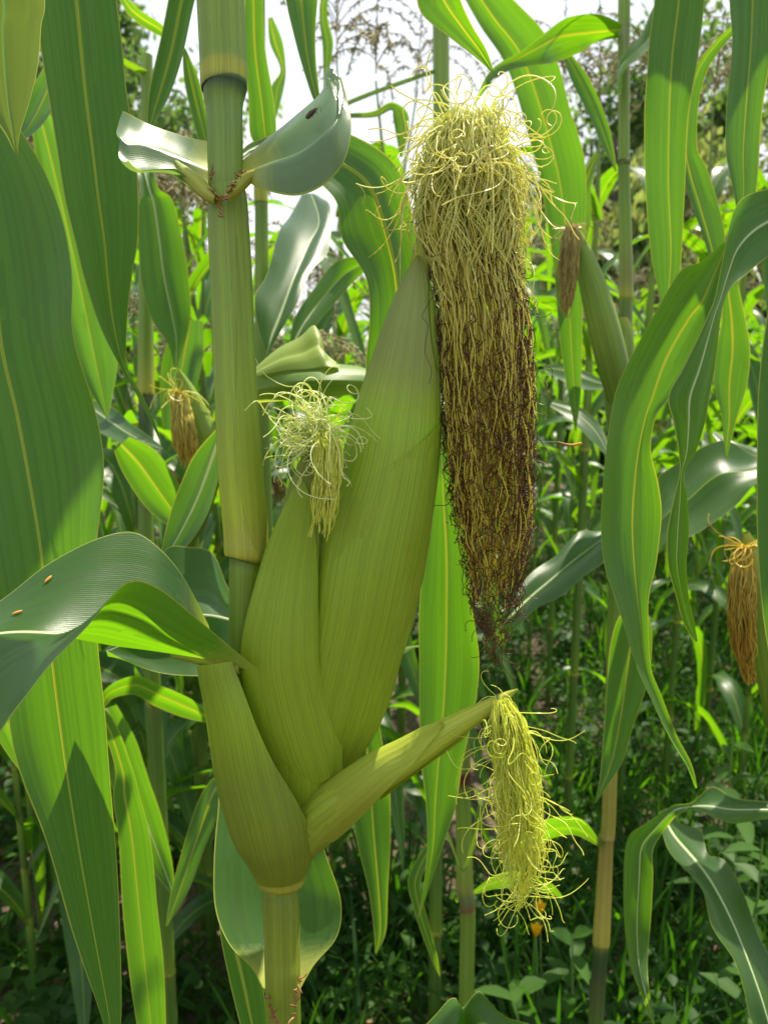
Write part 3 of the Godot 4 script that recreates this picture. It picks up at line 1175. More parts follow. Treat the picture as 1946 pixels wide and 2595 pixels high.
	husk_wrap(ear, [
		[v(-0.0323, 1.1785, -0.4134), 0.0154, -70, 190, husky], [v(-0.0268, 1.2088, -0.4124), 0.0255, -75, 200, husky], [v(-0.0146, 1.2604, -0.4146), 0.0292, -80, 190, husky], [v(-0.0062, 1.3048, -0.4184), 0.0298, -80, 152, husky], [v(0.0008, 1.3314, -0.4207), 0.0264, -80, 112, husk2],
		[v(0.0047, 1.3528, -0.423), 0.0240, -70, 58, husk2], [v(0.0066, 1.3634, -0.4252), 0.0228, -50, 22, husk2], [v(0.0073, 1.3681, -0.4261), 0.0223, -30, -12, husk2]], "husk_leaf", 12, 40, 0.0012, 0.0018, 6, 1.0, 0.0022)
	husk_wrap(ear, [
		[v(0.0102, 1.3881, -0.4291), 0.0186, -60, 24, husk2], [v(0.0121, 1.4021, -0.4319), 0.0158, -60, 40, Color(0.34, 0.47, 0.06)], [v(0.0151, 1.4232, -0.4352), 0.0112, -60, 46, Color(0.34, 0.47, 0.06)], [v(0.017, 1.4371, -0.437), 0.0057, -50, 30, Color(0.34, 0.47, 0.06)]], "husk_leaf", 6, 12, 0.0003, 0.0004, 8)
	# the soft tip of the ear inside the silk
	stem(ear, [[v(0.0183, 1.4355, -0.4458), 0.006, YELLOW], [v(0.0293, 1.4641, -0.4516), 0.011, YELLOW], [v(0.0378, 1.4927, -0.4573), 0.013, Color(0.620, 0.538, 0.090)], [v(0.0439, 1.5153, -0.4619), 0.009, Color(0.620, 0.576, 0.120)], [v(0.0458, 1.5224, -0.4633), 0.003, Color(0.620, 0.576, 0.120)]], "ear_tip", 14)
	big_silk(ear)
	# the second, smaller ear in front of it
	var ear2 := husk_wrap(o, [
		[v(-0.0438, 1.1457, -0.3945), 0.0097, -90, 270, husky], [v(-0.0442, 1.1682, -0.3929), 0.0175, -90, 270, husky], [v(-0.0443, 1.195, -0.3922), 0.0206, -90, 270, husky], [v(-0.0501, 1.2258, -0.3923), 0.0209, -90, 270, husky], [v(-0.0524, 1.2504, -0.3932), 0.0199, -90, 270, husk2], [v(-0.0475, 1.2905, -0.3972), 0.0146, -90, 270, husk2],
		[v(-0.0422, 1.3141, -0.3979), 0.0105, -90, 270, Color(0.32, 0.40, 0.06)], [v(-0.0369, 1.3408, -0.3982), 0.0057, -90, 270, Color(0.34, 0.41, 0.06)], [v(-0.0339, 1.3554, -0.4001), 0.0018, -90, 270, YELLOW]], "ear", 7, 44, 0.0, 0.0016, 12, 0.42)
	husk_wrap(ear2, [
		[v(-0.0371, 1.1793, -0.3921), 0.0160, 10, 190, husky], [v(-0.0425, 1.1978, -0.3918), 0.0211, 6, 190, husky], [v(-0.0491, 1.226, -0.3918), 0.0214, 4, 200, husky], [v(-0.0519, 1.2506, -0.3927), 0.0204, 10, 200, husky], [v(-0.0475, 1.2883, -0.3967), 0.0151, 20, 190, husk2], [v(-0.0433, 1.3096, -0.397), 0.0114, 36, 170, husk2], [v(-0.0398, 1.3272, -0.3969), 0.0084, 62, 140, husk2], [v(-0.038, 1.3352, -0.397), 0.0068, 95, 110, husk2]], "husk_leaf", 12, 36, 0.0005, 0.0012, 14, 0.45, 0.0022)
	small_silk(ear2)
	# the slender third ear at the side
	var ear3 := stem(o, [
		[v(-0.0522, 1.1287, -0.3992), 0.008, YELLOW], [v(-0.0412, 1.1468, -0.3927), 0.0121, Color(0.382, 0.479, 0.040)], [v(-0.0281, 1.165, -0.3851), 0.0120, Color(0.395, 0.507, 0.040)], [v(-0.008, 1.1862, -0.3772), 0.0095, Color(0.471, 0.563, 0.056)], [v(0.0116, 1.2, -0.3759), 0.0081, Color(0.497, 0.592, 0.056)], [v(0.0299, 1.2132, -0.3755), 0.0064, Color(0.535, 0.619, 0.056)],
		[v(0.0489, 1.2255, -0.3749), 0.0041, Color(0.573, 0.620, 0.060)], [v(0.0589, 1.2325, -0.3743), 0.0023, Color(0.599, 0.620, 0.064)], [v(0.0649, 1.2369, -0.3731), 0.0004, YELLOW]], "ear", 26, 8)
	husk_wrap(ear3, [
		[v(-0.0337, 1.158, -0.3878), 0.0122, 30, 210, Color(0.459, 0.535, 0.052)], [v(-0.008, 1.1862, -0.3772), 0.0102, 60, 205, Color(0.497, 0.578, 0.056)], [v(0.0116, 1.2, -0.3759), 0.0086, 85, 190, Color(0.522, 0.605, 0.056)], [v(0.0265, 1.2109, -0.376), 0.0073, 115, 170, Color(0.548, 0.619, 0.060)], [v(0.0326, 1.2154, -0.3759), 0.0067, 138, 146, YELLOW]], "husk_leaf", 7, 20, 0.0012, 0.0007, 21)
	husk_wrap(ear3, [
		[v(-0.008, 1.1862, -0.3772), 0.0099, -90, 20, Color(0.420, 0.507, 0.048)], [v(0.0162, 1.2037, -0.3756), 0.0079, -80, 40, Color(0.471, 0.563, 0.052)], [v(0.0344, 1.2161, -0.3751), 0.0064, -70, 10, Color(0.510, 0.592, 0.056)], [v(0.04, 1.2199, -0.3748), 0.0057, -60, -40, YELLOW]], "husk_leaf", 7, 14, 0.0012, 0.0005, 22)
	young_silk(ear3)
	# leaves
	low_leaf = blade(o, [
		[v(-0.0913, 1.2571, -0.4078), v(-0.0863, 1.2393, -0.4011), v(-0.0621, 1.2448, -0.3788)],
		[v(-0.1092, 1.2752, -0.4339), v(-0.1019, 1.2423, -0.4018), v(-0.0758, 1.2594, -0.3746)],
		[v(-0.1252, 1.2882, -0.4488), v(-0.1194, 1.2454, -0.4003), v(-0.0898, 1.2741, -0.3704)],
		[v(-0.1408, 1.2979, -0.4507), v(-0.1369, 1.2493, -0.396), v(-0.1059, 1.2887, -0.3683)],
		[v(-0.1582, 1.2959, -0.4401), v(-0.1516, 1.2554, -0.3891), v(-0.1181, 1.2937, -0.3611)],
		[v(-0.1789, 1.2857, -0.4258), v(-0.1668, 1.262, -0.3823), v(-0.1315, 1.2789, -0.3479)],
		[v(-0.1967, 1.2717, -0.4128), v(-0.1851, 1.2646, -0.3757), v(-0.1455, 1.265, -0.338)],
		[v(-0.2111, 1.2626, -0.4007), v(-0.1994, 1.2627, -0.3681), v(-0.158, 1.2478, -0.3284)],
		[v(-0.2246, 1.2522, -0.3885), v(-0.2135, 1.2546, -0.3583), v(-0.1719, 1.2312, -0.323)],
		[v(-0.2417, 1.227, -0.3732), v(-0.2287, 1.2357, -0.3494), v(-0.2036, 1.2273, -0.3222)],
		[v(-0.2467, 1.2076, -0.359), v(-0.234, 1.2164, -0.3404), v(-0.2204, 1.2254, -0.3218)]], {"half": 22, "steps": 6, "ruffle": 0.03, "bow": 0.05, "pale_before": 0.03, "blend": M.blend_leaf, "rib": 0.0030, "rib_mat": M.rib_pale, "tones": M.leaf})
	stem(low_leaf, [[v(-0.072, 1.2419, -0.3884), 0.003, YELLOW], [v(-0.0794, 1.2416, -0.3904), 0.0052, YELLOW], [v(-0.0872, 1.2414, -0.3965), 0.0048, YELLOW], [v(-0.0971, 1.2414, -0.4016), 0.0028, YELLOW], [v(-0.1103, 1.2435, -0.402), 0.0016, Color(0.390, 0.461, 0.080)]], "collar", 12)
	var top := blade(o, [
		[v(-0.0785, 1.4894, -0.4654), v(-0.0808, 1.492, -0.468), v(-0.0829, 1.4944, -0.4694)],
		[v(-0.0692, 1.4964, -0.4771), v(-0.0728, 1.5032, -0.4831), v(-0.0762, 1.5095, -0.4866)],
		[v(-0.0587, 1.499, -0.4895), v(-0.0605, 1.5096, -0.4982), v(-0.0619, 1.5196, -0.5033)],
		[v(-0.0439, 1.4957, -0.4993), v(-0.042, 1.5129, -0.5131), v(-0.0398, 1.5278, -0.521)],
		[v(-0.0346, 1.4905, -0.5048), v(-0.0261, 1.5081, -0.5209), v(-0.017, 1.525, -0.5302)],
		[v(-0.0266, 1.4811, -0.5056), v(-0.0091, 1.496, -0.523), v(0.007, 1.5084, -0.5323)],
		[v(-0.024, 1.4622, -0.5065), v(0.001, 1.4716, -0.5234), v(0.0174, 1.4774, -0.5316)],
		[v(-0.0108, 1.44, -0.5091), v(0.0072, 1.4435, -0.5221), v(0.0244, 1.4463, -0.5284)],
		[v(-0.0088, 1.4138, -0.5093), v(0.0093, 1.4138, -0.5211), v(0.0254, 1.4137, -0.5266)],
		[v(-0.0111, 1.3872, -0.5095), v(0.0065, 1.3855, -0.5203), v(0.0212, 1.3843, -0.5253)],
		[v(-0.0094, 1.3436, -0.5127), v(0.0037, 1.3419, -0.521), v(0.0156, 1.3408, -0.5249)],
		[v(0.0007, 1.2971, -0.5195), v(0.0016, 1.297, -0.5201), v(0.0025, 1.2969, -0.5203)]], {"half": 16, "steps": 5, "ruffle": 0.05, "rib": 0.0036})
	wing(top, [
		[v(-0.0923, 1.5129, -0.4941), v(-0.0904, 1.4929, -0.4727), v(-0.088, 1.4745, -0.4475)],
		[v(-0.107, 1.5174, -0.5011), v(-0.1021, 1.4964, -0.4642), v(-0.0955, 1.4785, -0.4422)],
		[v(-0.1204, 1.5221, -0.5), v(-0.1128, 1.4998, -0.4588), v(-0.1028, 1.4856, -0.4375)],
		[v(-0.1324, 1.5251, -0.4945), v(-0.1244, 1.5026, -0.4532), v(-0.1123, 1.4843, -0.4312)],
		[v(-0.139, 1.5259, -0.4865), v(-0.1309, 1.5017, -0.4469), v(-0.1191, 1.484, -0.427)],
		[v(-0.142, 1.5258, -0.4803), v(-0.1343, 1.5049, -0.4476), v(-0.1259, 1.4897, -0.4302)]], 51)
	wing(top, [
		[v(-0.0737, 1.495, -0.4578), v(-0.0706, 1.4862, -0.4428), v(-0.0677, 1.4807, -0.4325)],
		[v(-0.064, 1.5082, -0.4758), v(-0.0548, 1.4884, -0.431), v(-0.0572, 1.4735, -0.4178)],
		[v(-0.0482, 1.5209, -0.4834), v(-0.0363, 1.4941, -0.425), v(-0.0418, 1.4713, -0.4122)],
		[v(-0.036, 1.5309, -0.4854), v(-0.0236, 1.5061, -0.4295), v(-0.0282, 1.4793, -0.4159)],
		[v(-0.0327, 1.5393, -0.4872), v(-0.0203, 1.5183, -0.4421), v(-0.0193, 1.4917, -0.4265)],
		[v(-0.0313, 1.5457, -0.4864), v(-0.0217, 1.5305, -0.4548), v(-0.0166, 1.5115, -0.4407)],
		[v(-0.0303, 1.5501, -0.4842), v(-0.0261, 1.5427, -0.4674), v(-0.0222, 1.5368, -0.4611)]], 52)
	ragged(top, [v(-0.0861, 1.4852, -0.4334), v(-0.0843, 1.4754, -0.4273), v(-0.0803, 1.4698, -0.4221), v(-0.0782, 1.4612, -0.4163)], 0.0030, 7, "torn_rim")
	ragged(top, [v(-0.0779, 1.4701, -0.4212), v(-0.0746, 1.4758, -0.4243), v(-0.0705, 1.4813, -0.4275), v(-0.0685, 1.4846, -0.4302)], 0.0030, 8, "torn_rim")
	stem(top, [[v(-0.0821, 1.471, -0.4264), 0.0022, YELLOW], [v(-0.0875, 1.4744, -0.4312), 0.0034, YELLOW], [v(-0.0948, 1.4814, -0.4398), 0.0040, YELLOW], [v(-0.1019, 1.4877, -0.4461), 0.0030, Color(0.520, 0.538, 0.120)], [v(-0.1079, 1.4939, -0.4525), 0.0012, PALE]], "auricle", 10)
	stem(top, [[v(-0.0775, 1.4718, -0.4266), 0.0020, YELLOW], [v(-0.0725, 1.4763, -0.4275), 0.0030, YELLOW], [v(-0.0672, 1.4815, -0.4286), 0.0030, YELLOW], [v(-0.0612, 1.484, -0.427), 0.0016, YELLOW]], "auricle", 10)
	var bot := blade(o, [
		[v(-0.0803, 1.16, -0.4809), v(-0.0697, 1.1551, -0.4871), v(-0.0574, 1.1557, -0.4824)],
		[v(-0.0978, 1.1475, -0.4619), v(-0.0713, 1.1395, -0.4743), v(-0.0529, 1.1434, -0.4658)],
		[v(-0.0989, 1.1261, -0.4417), v(-0.0688, 1.1176, -0.4576), v(-0.0422, 1.125, -0.4473)],
		[v(-0.0979, 1.1106, -0.4229), v(-0.0659, 1.1005, -0.4407), v(-0.034, 1.11, -0.4294)],
		[v(-0.0946, 1.0932, -0.4058), v(-0.0627, 1.0809, -0.4251), v(-0.0246, 1.0923, -0.4129)],
		[v(-0.085, 1.0796, -0.3934), v(-0.06, 1.0687, -0.4097), v(-0.0257, 1.0795, -0.3995)],
		[v(-0.0711, 1.0687, -0.3865), v(-0.0569, 1.0625, -0.3955), v(-0.0379, 1.0691, -0.39)],
		[v(-0.0634, 1.0599, -0.3794), v(-0.0546, 1.0564, -0.3841), v(-0.0457, 1.0598, -0.3812)]], {"half": 16, "steps": 10, "ruffle": 0.05, "tones": M.leaf, "rib": 0.003, "pale_after": 0.80, "blend": M.blend_leaf})
	ragged(bot, [v(-0.0613, 1.0664, -0.3714), v(-0.0575, 1.062, -0.3654), v(-0.0545, 1.059, -0.3597)], 0.003, 9, "torn_rim")
	ragged(bot, [v(-0.0431, 1.0759, -0.3733), v(-0.0455, 1.0703, -0.3671), v(-0.0464, 1.0625, -0.3604)], 0.003, 10, "torn_rim")
	blade(o, [
		[v(-0.1046, 1.0497, -0.4611), v(-0.1005, 1.0508, -0.4608), v(-0.0961, 1.0529, -0.4592)],
		[v(-0.1045, 1.0303, -0.4589), v(-0.0971, 1.0328, -0.4582), v(-0.0849, 1.0386, -0.4547)],
		[v(-0.0981, 1.0011, -0.4532), v(-0.0898, 1.0038, -0.4525), v(-0.077, 1.0102, -0.4487)],
		[v(-0.0888, 0.9676, -0.4455), v(-0.0823, 0.9695, -0.445), v(-0.0737, 0.974, -0.4423)],
		[v(-0.0804, 0.9529, -0.4407), v(-0.0792, 0.9532, -0.4406), v(-0.078, 0.9539, -0.4401)]], {"half": 7, "tones": M.leaf})
	blade(o, from_stalk([
		[v(0.0181, 1.6264, -0.5644), v(0.03, 1.628, -0.5586), v(0.0437, 1.628, -0.5474)],
		[v(0.0226, 1.6034, -0.559), v(0.037, 1.6084, -0.5545), v(0.0447, 1.6083, -0.5441)],
		[v(0.0402, 1.5869, -0.5526), v(0.0483, 1.5914, -0.5501), v(0.0523, 1.5921, -0.544)],
		[v(0.056, 1.574, -0.5476), v(0.0596, 1.5759, -0.5463), v(0.0622, 1.5767, -0.5432)],
		[v(0.0669, 1.563, -0.5431), v(0.0671, 1.5631, -0.543), v(0.0673, 1.5632, -0.5428)]], v(-0.0863, 1.7152, -0.4971)), {"half": 9, "ruffle": 0.03, "tones": M.leaf})


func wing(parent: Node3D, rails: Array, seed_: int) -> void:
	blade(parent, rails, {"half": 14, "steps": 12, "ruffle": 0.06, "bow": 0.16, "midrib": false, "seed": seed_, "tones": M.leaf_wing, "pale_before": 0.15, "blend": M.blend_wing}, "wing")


func big_silk(ear: Node3D) -> void:
	var r := RandomNumberGenerator.new()
	r.seed = 101
	var line := smooth_path([v(0.0445, 1.5227, -0.4583), v(0.0429, 1.5057, -0.4549), v(0.0433, 1.4822, -0.4501), v(0.0437, 1.4585, -0.4443), v(0.048, 1.435, -0.4396), v(0.0517, 1.4115, -0.4338), v(0.0527, 1.3764, -0.4267), v(0.0545, 1.3414, -0.4187), v(0.0554, 1.318, -0.414), v(0.0567, 1.2949, -0.4083), v(0.0567, 1.2716, -0.4036), v(0.0566, 1.2532, -0.3989), v(0.0575, 1.2381, -0.3958)], 4)
	var hw := PackedFloat32Array()
	for q in smooth_path([v(38, 0, 0), v(84, 0, 0), v(110, 0, 0), v(110, 0, 0), v(98, 0, 0), v(101, 0, 0), v(101, 0, 0), v(92, 0, 0), v(82, 0, 0), v(66, 0, 0), v(46, 0, 0), v(20, 0, 0), v(4, 0, 0)], 4):
		hw.append(q.x * 0.4235 / 1770.0)
	var gold := Strands.new()
	hanging(gold, r, line, hw, {"n": 330, "from0": 0.06, "from1": 0.30, "to0": 0.55, "to1": 0.90, "amp": 0.0016, "wave": 150.0, "r0": 0.00036, "r1": 0.00026, "c0": Color(0.92, 0.90, 0.36), "c1": Color(0.90, 0.84, 0.20), "c2": Color(0.90, 0.80, 0.11), "c3": Color(0.82, 0.66, 0.06), "steps": 44})
	stuff(put("golden_silk", gold.mesh(M.silk_gold), ear))
	var brown := Strands.new()
	hanging(brown, r, line, hw, {"n": 140, "from0": 0.20, "from1": 0.52, "to0": 0.6, "to1": 1.0, "amp": 0.0036, "wave": 380.0, "r0": 0.00030, "r1": 0.00024, "inner": 0.66, "c0": Color(0.15, 0.054, 0.014), "c1": Color(0.085, 0.031, 0.010), "c2": Color(0.20, 0.078, 0.016), "c3": Color(0.095, 0.036, 0.011), "steps": 90, "kink": 0.0009})
	for k in 280:
		var f := r.randf_range(0.24, 0.97)
		var i := int(f * (line.size() - 1))
		var a := r.randf() * TAU
		if r.randf() < 0.35:
			a = r.randf_range(-0.8, 0.8)
		var p := line[i] + Vector3(cos(a), 0, sin(a) * 0.6) * hw[i] * r.randf_range(0.85, 1.05)
		curl(brown, r, p, Vector3(cos(a) * 0.5 + r.randf_range(-1, 1), r.randf_range(-1.6, 0.4), sin(a) * 0.4 + r.randf_range(-1, 1)), r.randf_range(0.006, 0.020), {"spin": 2.2, "tight": 0.8, "heavy": 0.22, "c0": Color(0.14, 0.036, 0.014), "c1": Color(0.06, 0.018, 0.010), "r0": 0.00026, "r1": 0.00018, "steps": 20})
	stuff(put("withered_silk", brown.mesh(M.silk_brown), ear))
	var pale := Strands.new()
	hanging(pale, r, line, hw, {"n": 520, "from0": 0.0, "from1": 0.08, "to0": 0.15, "to1": 0.36, "amp": 0.0054, "wave": 110.0, "r0": 0.00038, "r1": 0.00030, "inner": 0.5, "c0": Color(0.90, 0.92, 0.50), "c1": Color(0.86, 0.87, 0.32), "c2": Color(0.88, 0.88, 0.38), "c3": Color(0.82, 0.79, 0.20), "steps": 36})
	for k in 190:
		var a := r.randf() * TAU
		var q := r.randf()
		var at: Vector3 = line[0].lerp(line[9], q * 0.85) + Vector3(cos(a), 0.1 * r.randf(), sin(a) * 0.7) * lerpf(hw[0] * 0.8, hw[8] * 0.98, sqrt(q))
		curl(pale, r, at, Vector3(cos(a) * 0.16, r.randf_range(-0.5, 0.5) * (1.0 - q), sin(a) * 0.3), r.randf_range(0.028, 0.065), {"spin": 0.30, "heavy": 0.34, "tight": 3.2, "c0": Color(0.90, 0.92, 0.50), "c1": Color(0.86, 0.86, 0.32), "tip": Color(0.84, 0.74, 0.26), "r0": 0.00042, "r1": 0.00032})
	stuff(put("pale_silk", pale.mesh(M.silk_pale), ear))
	# stray dark threads, one reaching down to the slender ear
	var stray := Strands.new()
	stray.add(smooth_path([v(0.0561, 1.2486, -0.3979), v(0.0575, 1.2393, -0.396), v(0.0551, 1.2341, -0.3736), v(0.0559, 1.2272, -0.365), v(0.0545, 1.2222, -0.363), v(0.0534, 1.2148, -0.3636)], 6), 0.0003, 0.0002, Color(0.04, 0.02, 0.012), Color(0.04, 0.02, 0.012))
	stray.add(smooth_path([v(0.0238, 1.4242, -0.4129), v(0.0186, 1.4148, -0.409), v(0.0214, 1.4098, -0.41), v(0.02, 1.3976, -0.4076), v(0.0232, 1.3887, -0.4058), v(0.0217, 1.382, -0.4065)], 5), 0.0002, 0.00014, Color(0.04, 0.02, 0.012), Color(0.05, 0.02, 0.012))
	stray.add(smooth_path([v(0.0761, 1.3951, -0.4275), v(0.0807, 1.3907, -0.4164), v(0.084, 1.3884, -0.4159), v(0.0835, 1.3794, -0.4141)], 5), 0.0002, 0.00014, Color(0.13, 0.04, 0.015), Color(0.16, 0.06, 0.02))
	put("stray_threads", stray.mesh(M.silk_brown), ear)


func small_silk(ear: Node3D) -> void:
	var r := RandomNumberGenerator.new()
	r.seed = 202
	var st := Strands.new()
	var tip: Vector3 = v(-0.0318, 1.3584, -0.3976)
	for k in 120:
		var a := r.randf() * TAU
		var left := r.randf() < 0.62
		var dir := Vector3(-r.randf_range(0.1, 1.0) if left else r.randf_range(-0.1, 0.5), r.randf_range(-0.1, 1.2), sin(a) * 0.6)
		curl(st, r, tip + Vector3(r.randf_range(-0.006, 0.004), r.randf_range(-0.012, 0.006), r.randf_range(-0.003, 0.003)), dir, r.randf_range(0.022, 0.060), {"spin": 0.44, "heavy": 0.12, "tight": 2.6, "c0": Color(0.86, 0.90, 0.56), "c1": Color(0.76, 0.82, 0.36), "r0": 0.00044, "r1": 0.00022, "steps": 40})
	stuff(put("curly_silk", st.mesh(M.silk_young), ear))
	var st2 := Strands.new()
	var line := smooth_path([v(-0.0312, 1.3603, -0.396), v(-0.0274, 1.3531, -0.3904), v(-0.0268, 1.3393, -0.3856), v(-0.0285, 1.3242, -0.3826), v(-0.0304, 1.3099, -0.3807)], 4)
	var hw := PackedFloat32Array()
	for i in line.size():
		hw.append(lerpf(0.0078, 0.0056, float(i) / line.size()) * (1.0 if i > 2 else 0.7))
	hanging(st2, r, line, hw, {"n": 230, "from0": 0.0, "from1": 0.15, "to0": 0.4, "to1": 1.0, "amp": 0.0013, "wave": 240.0, "r0": 0.00034, "r1": 0.00022, "c0": Color(0.90, 0.93, 0.20), "c1": Color(0.84, 0.88, 0.12), "c2": Color(0.88, 0.90, 0.22), "c3": Color(0.82, 0.84, 0.14), "steps": 30})
	stuff(put("hanging_silk", st2.mesh(M.silk_young), ear))


func young_silk(ear: Node3D) -> void:
	var r := RandomNumberGenerator.new()
	r.seed = 303
	var st := Strands.new()
	var line := smooth_path([v(0.0563, 1.2335, -0.3694), v(0.0596, 1.2235, -0.3653), v(0.0623, 1.2039, -0.3614), v(0.0649, 1.18, -0.3565), v(0.0664, 1.1609, -0.3537), v(0.066, 1.1456, -0.3506), v(0.0647, 1.1347, -0.3484)], 5)
	var hw := PackedFloat32Array()
	for q in smooth_path([v(16, 0, 0), v(38, 0, 0), v(45, 0, 0), v(48, 0, 0), v(48, 0, 0), v(26, 0, 0), v(6, 0, 0)], 5):
		hw.append(q.x * 0.394 / 1770.0)
	hanging(st, r, line, hw, {"n": 290, "from0": 0.0, "from1": 0.08, "to0": 0.5, "to1": 1.0, "amp": 0.0024, "wave": 120.0, "r0": 0.00024, "r1": 0.00018, "c0": Color(0.90, 0.93, 0.20), "c1": Color(0.84, 0.89, 0.12), "c2": Color(0.90, 0.92, 0.22), "c3": Color(0.84, 0.87, 0.14), "steps": 44})
	for k in 150:
		var f := pow(r.randf(), 0.8)
		var i := int(f * (line.size() - 1))
		var a := r.randf() * TAU
		var p := line[i] + Vector3(cos(a), 0, sin(a)) * hw[i] * r.randf_range(0.5, 1.0)
		curl(st, r, p, Vector3(cos(a) * 1.2, r.randf_range(-0.9, 0.5), sin(a)), r.randf_range(0.015, 0.038), {"spin": 0.7, "heavy": 0.18, "tight": 1.7, "c0": Color(0.88, 0.91, 0.26), "c1": Color(0.78, 0.83, 0.12), "r0": 0.00024, "r1": 0.00020, "steps": 34})
	stuff(put("yellow_silk", st.mesh(M.silk_young), ear))


func ear_of(parent: Node3D, keys: Array, tuft: Vector3, hang: Array, half: Array, tones: Array, n: int, seed_: int) -> void:
	var ear := stem(parent, keys, "ear", 16, 4)
	var r := RandomNumberGenerator.new()
	r.seed = seed_
	var st := Strands.new()
	var line := smooth_path(hang, 4)
	var hw := PackedFloat32Array()
	for q in smooth_path(half, 4):
		hw.append(q.x)
	hanging(st, r, line, hw, {"n": n, "from0": 0.0, "from1": 0.2, "to0": 0.5, "to1": 1.0, "amp": 0.0020, "wave": 150.0, "r0": 0.0007, "r1": 0.0005, "c0": tones[0], "c1": tones[1], "c2": tones[2], "c3": tones[3], "steps": 20})
	for k in n / 9:
		curl(st, r, tuft, Vector3(r.randf_range(-1, 1), r.randf_range(0, 1), r.randf_range(-1, 1)), r.randf_range(0.02, 0.05), {"spin": 0.25, "heavy": 0.2, "c0": tones[0], "c1": tones[1], "r0": 0.0007, "r1": 0.0005, "steps": 16})
	stuff(put("silk", st.mesh(M.silk_gold), ear))


func build_neighbours() -> void:
	# the plant beside the camera on one side: only its long hanging leaves are in view
	var at: Vector3 = v(-0.50, 0, -0.66)
	var o := plant("near corn plant whose wide blue-green leaves hang beside the thick stalk", at)
	stem(o, [[v(-0.50, 2.05, -0.66), 0.006, PALE], [v(-0.50, 1.75, -0.66), 0.010, GREEN], [v(-0.50, 1.4, -0.66), 0.0115, YELLOW], [v(-0.50, 1.37, -0.66), 0.0105, DEEP], [v(-0.50, 1.0, -0.66), 0.012, PALE], [v(-0.50, 0.5, -0.66), 0.0125, YELLOW], [v(-0.50, -0.02, -0.66), 0.013, GREEN]])
	blade(o, from_stalk([
		[v(-0.2887, 1.5797, -0.5689), v(-0.2798, 1.5817, -0.5687), v(-0.2693, 1.5827, -0.5651)],
		[v(-0.2931, 1.5456, -0.5657), v(-0.2723, 1.5507, -0.5651), v(-0.2425, 1.5547, -0.5557)],
		[v(-0.2953, 1.4951, -0.5595), v(-0.2588, 1.5019, -0.5581), v(-0.2107, 1.507, -0.5422)],
		[v(-0.2942, 1.4387, -0.5497), v(-0.2511, 1.4436, -0.5475), v(-0.1948, 1.4478, -0.5287)],
		[v(-0.2924, 1.3925, -0.5408), v(-0.2464, 1.3997, -0.5389), v(-0.1901, 1.4074, -0.5201)],
		[v(-0.2787, 1.3473, -0.5313), v(-0.2361, 1.3559, -0.5298), v(-0.1811, 1.3669, -0.5124)],
		[v(-0.2688, 1.3048, -0.5222), v(-0.2276, 1.3121, -0.5206), v(-0.1752, 1.3227, -0.5039)],
		[v(-0.2582, 1.2633, -0.5123), v(-0.22, 1.2685, -0.5107), v(-0.1776, 1.2769, -0.4963)],
		[v(-0.2471, 1.2062, -0.4993), v(-0.2136, 1.2105, -0.4979), v(-0.1795, 1.2185, -0.486)],
		[v(-0.2389, 1.1471, -0.4872), v(-0.2062, 1.1524, -0.4861), v(-0.173, 1.1623, -0.4748)],
		[v(-0.2166, 1.0911, -0.4738), v(-0.1967, 1.095, -0.473), v(-0.1691, 1.1044, -0.4652)],
		[v(-0.1997, 1.0347, -0.4608), v(-0.1859, 1.0378, -0.4603), v(-0.1663, 1.0454, -0.455)],
		[v(-0.1792, 0.9802, -0.4474), v(-0.1747, 0.9813, -0.4472), v(-0.166, 0.9846, -0.4451)],
		[v(-0.1721, 0.956, -0.4411), v(-0.1715, 0.9561, -0.4411), v(-0.1708, 0.9564, -0.4409)]], v(-0.50, 1.62, -0.66)), {"tones": M.leaf, "half": 22, "ruffle": 0.08, "rib": 0.0026})
	blade(o, from_stalk([
		[v(-0.2378, 1.6455, -0.6104), v(-0.2154, 1.6564, -0.6283), v(-0.1879, 1.6628, -0.6346)],
		[v(-0.2343, 1.6251, -0.6067), v(-0.2121, 1.6344, -0.6237), v(-0.1861, 1.6396, -0.6296)],
		[v(-0.2301, 1.5952, -0.6007), v(-0.2089, 1.6031, -0.6173), v(-0.1819, 1.6076, -0.6231)],
		[v(-0.2252, 1.5647, -0.5949), v(-0.2057, 1.5718, -0.6108), v(-0.1786, 1.5764, -0.6164)],
		[v(-0.2193, 1.528, -0.5876), v(-0.2009, 1.5342, -0.6032), v(-0.1731, 1.5388, -0.6088)],
		[v(-0.2145, 1.4976, -0.5819), v(-0.197, 1.5029, -0.5967), v(-0.1704, 1.5073, -0.6019)],
		[v(-0.2076, 1.4679, -0.5773), v(-0.1923, 1.4715, -0.5896), v(-0.1699, 1.4747, -0.594)],
		[v(-0.2023, 1.4441, -0.5743), v(-0.1897, 1.4465, -0.5837), v(-0.1735, 1.4486, -0.5869)],
		[v(-0.1928, 1.4135, -0.5706), v(-0.1852, 1.4153, -0.5761), v(-0.1763, 1.417, -0.5781)],
		[v(-0.1797, 1.3865, -0.5676), v(-0.1778, 1.3873, -0.5692), v(-0.1755, 1.3881, -0.5698)],
		[v(-0.1688, 1.368, -0.5643), v(-0.1676, 1.3687, -0.5652), v(-0.1663, 1.3694, -0.5657)],
		[v(-0.1591, 1.3496, -0.5607), v(-0.1581, 1.3501, -0.5614), v(-0.157, 1.3506, -0.5618)],
		[v(-0.1513, 1.3339, -0.5578), v(-0.1511, 1.334, -0.558), v(-0.1508, 1.3341, -0.5581)]], v(-0.50, 1.9, -0.66)), {"half": 20, "ruffle": 0.04, "tones": M.leaf, "rib": 0.0018})
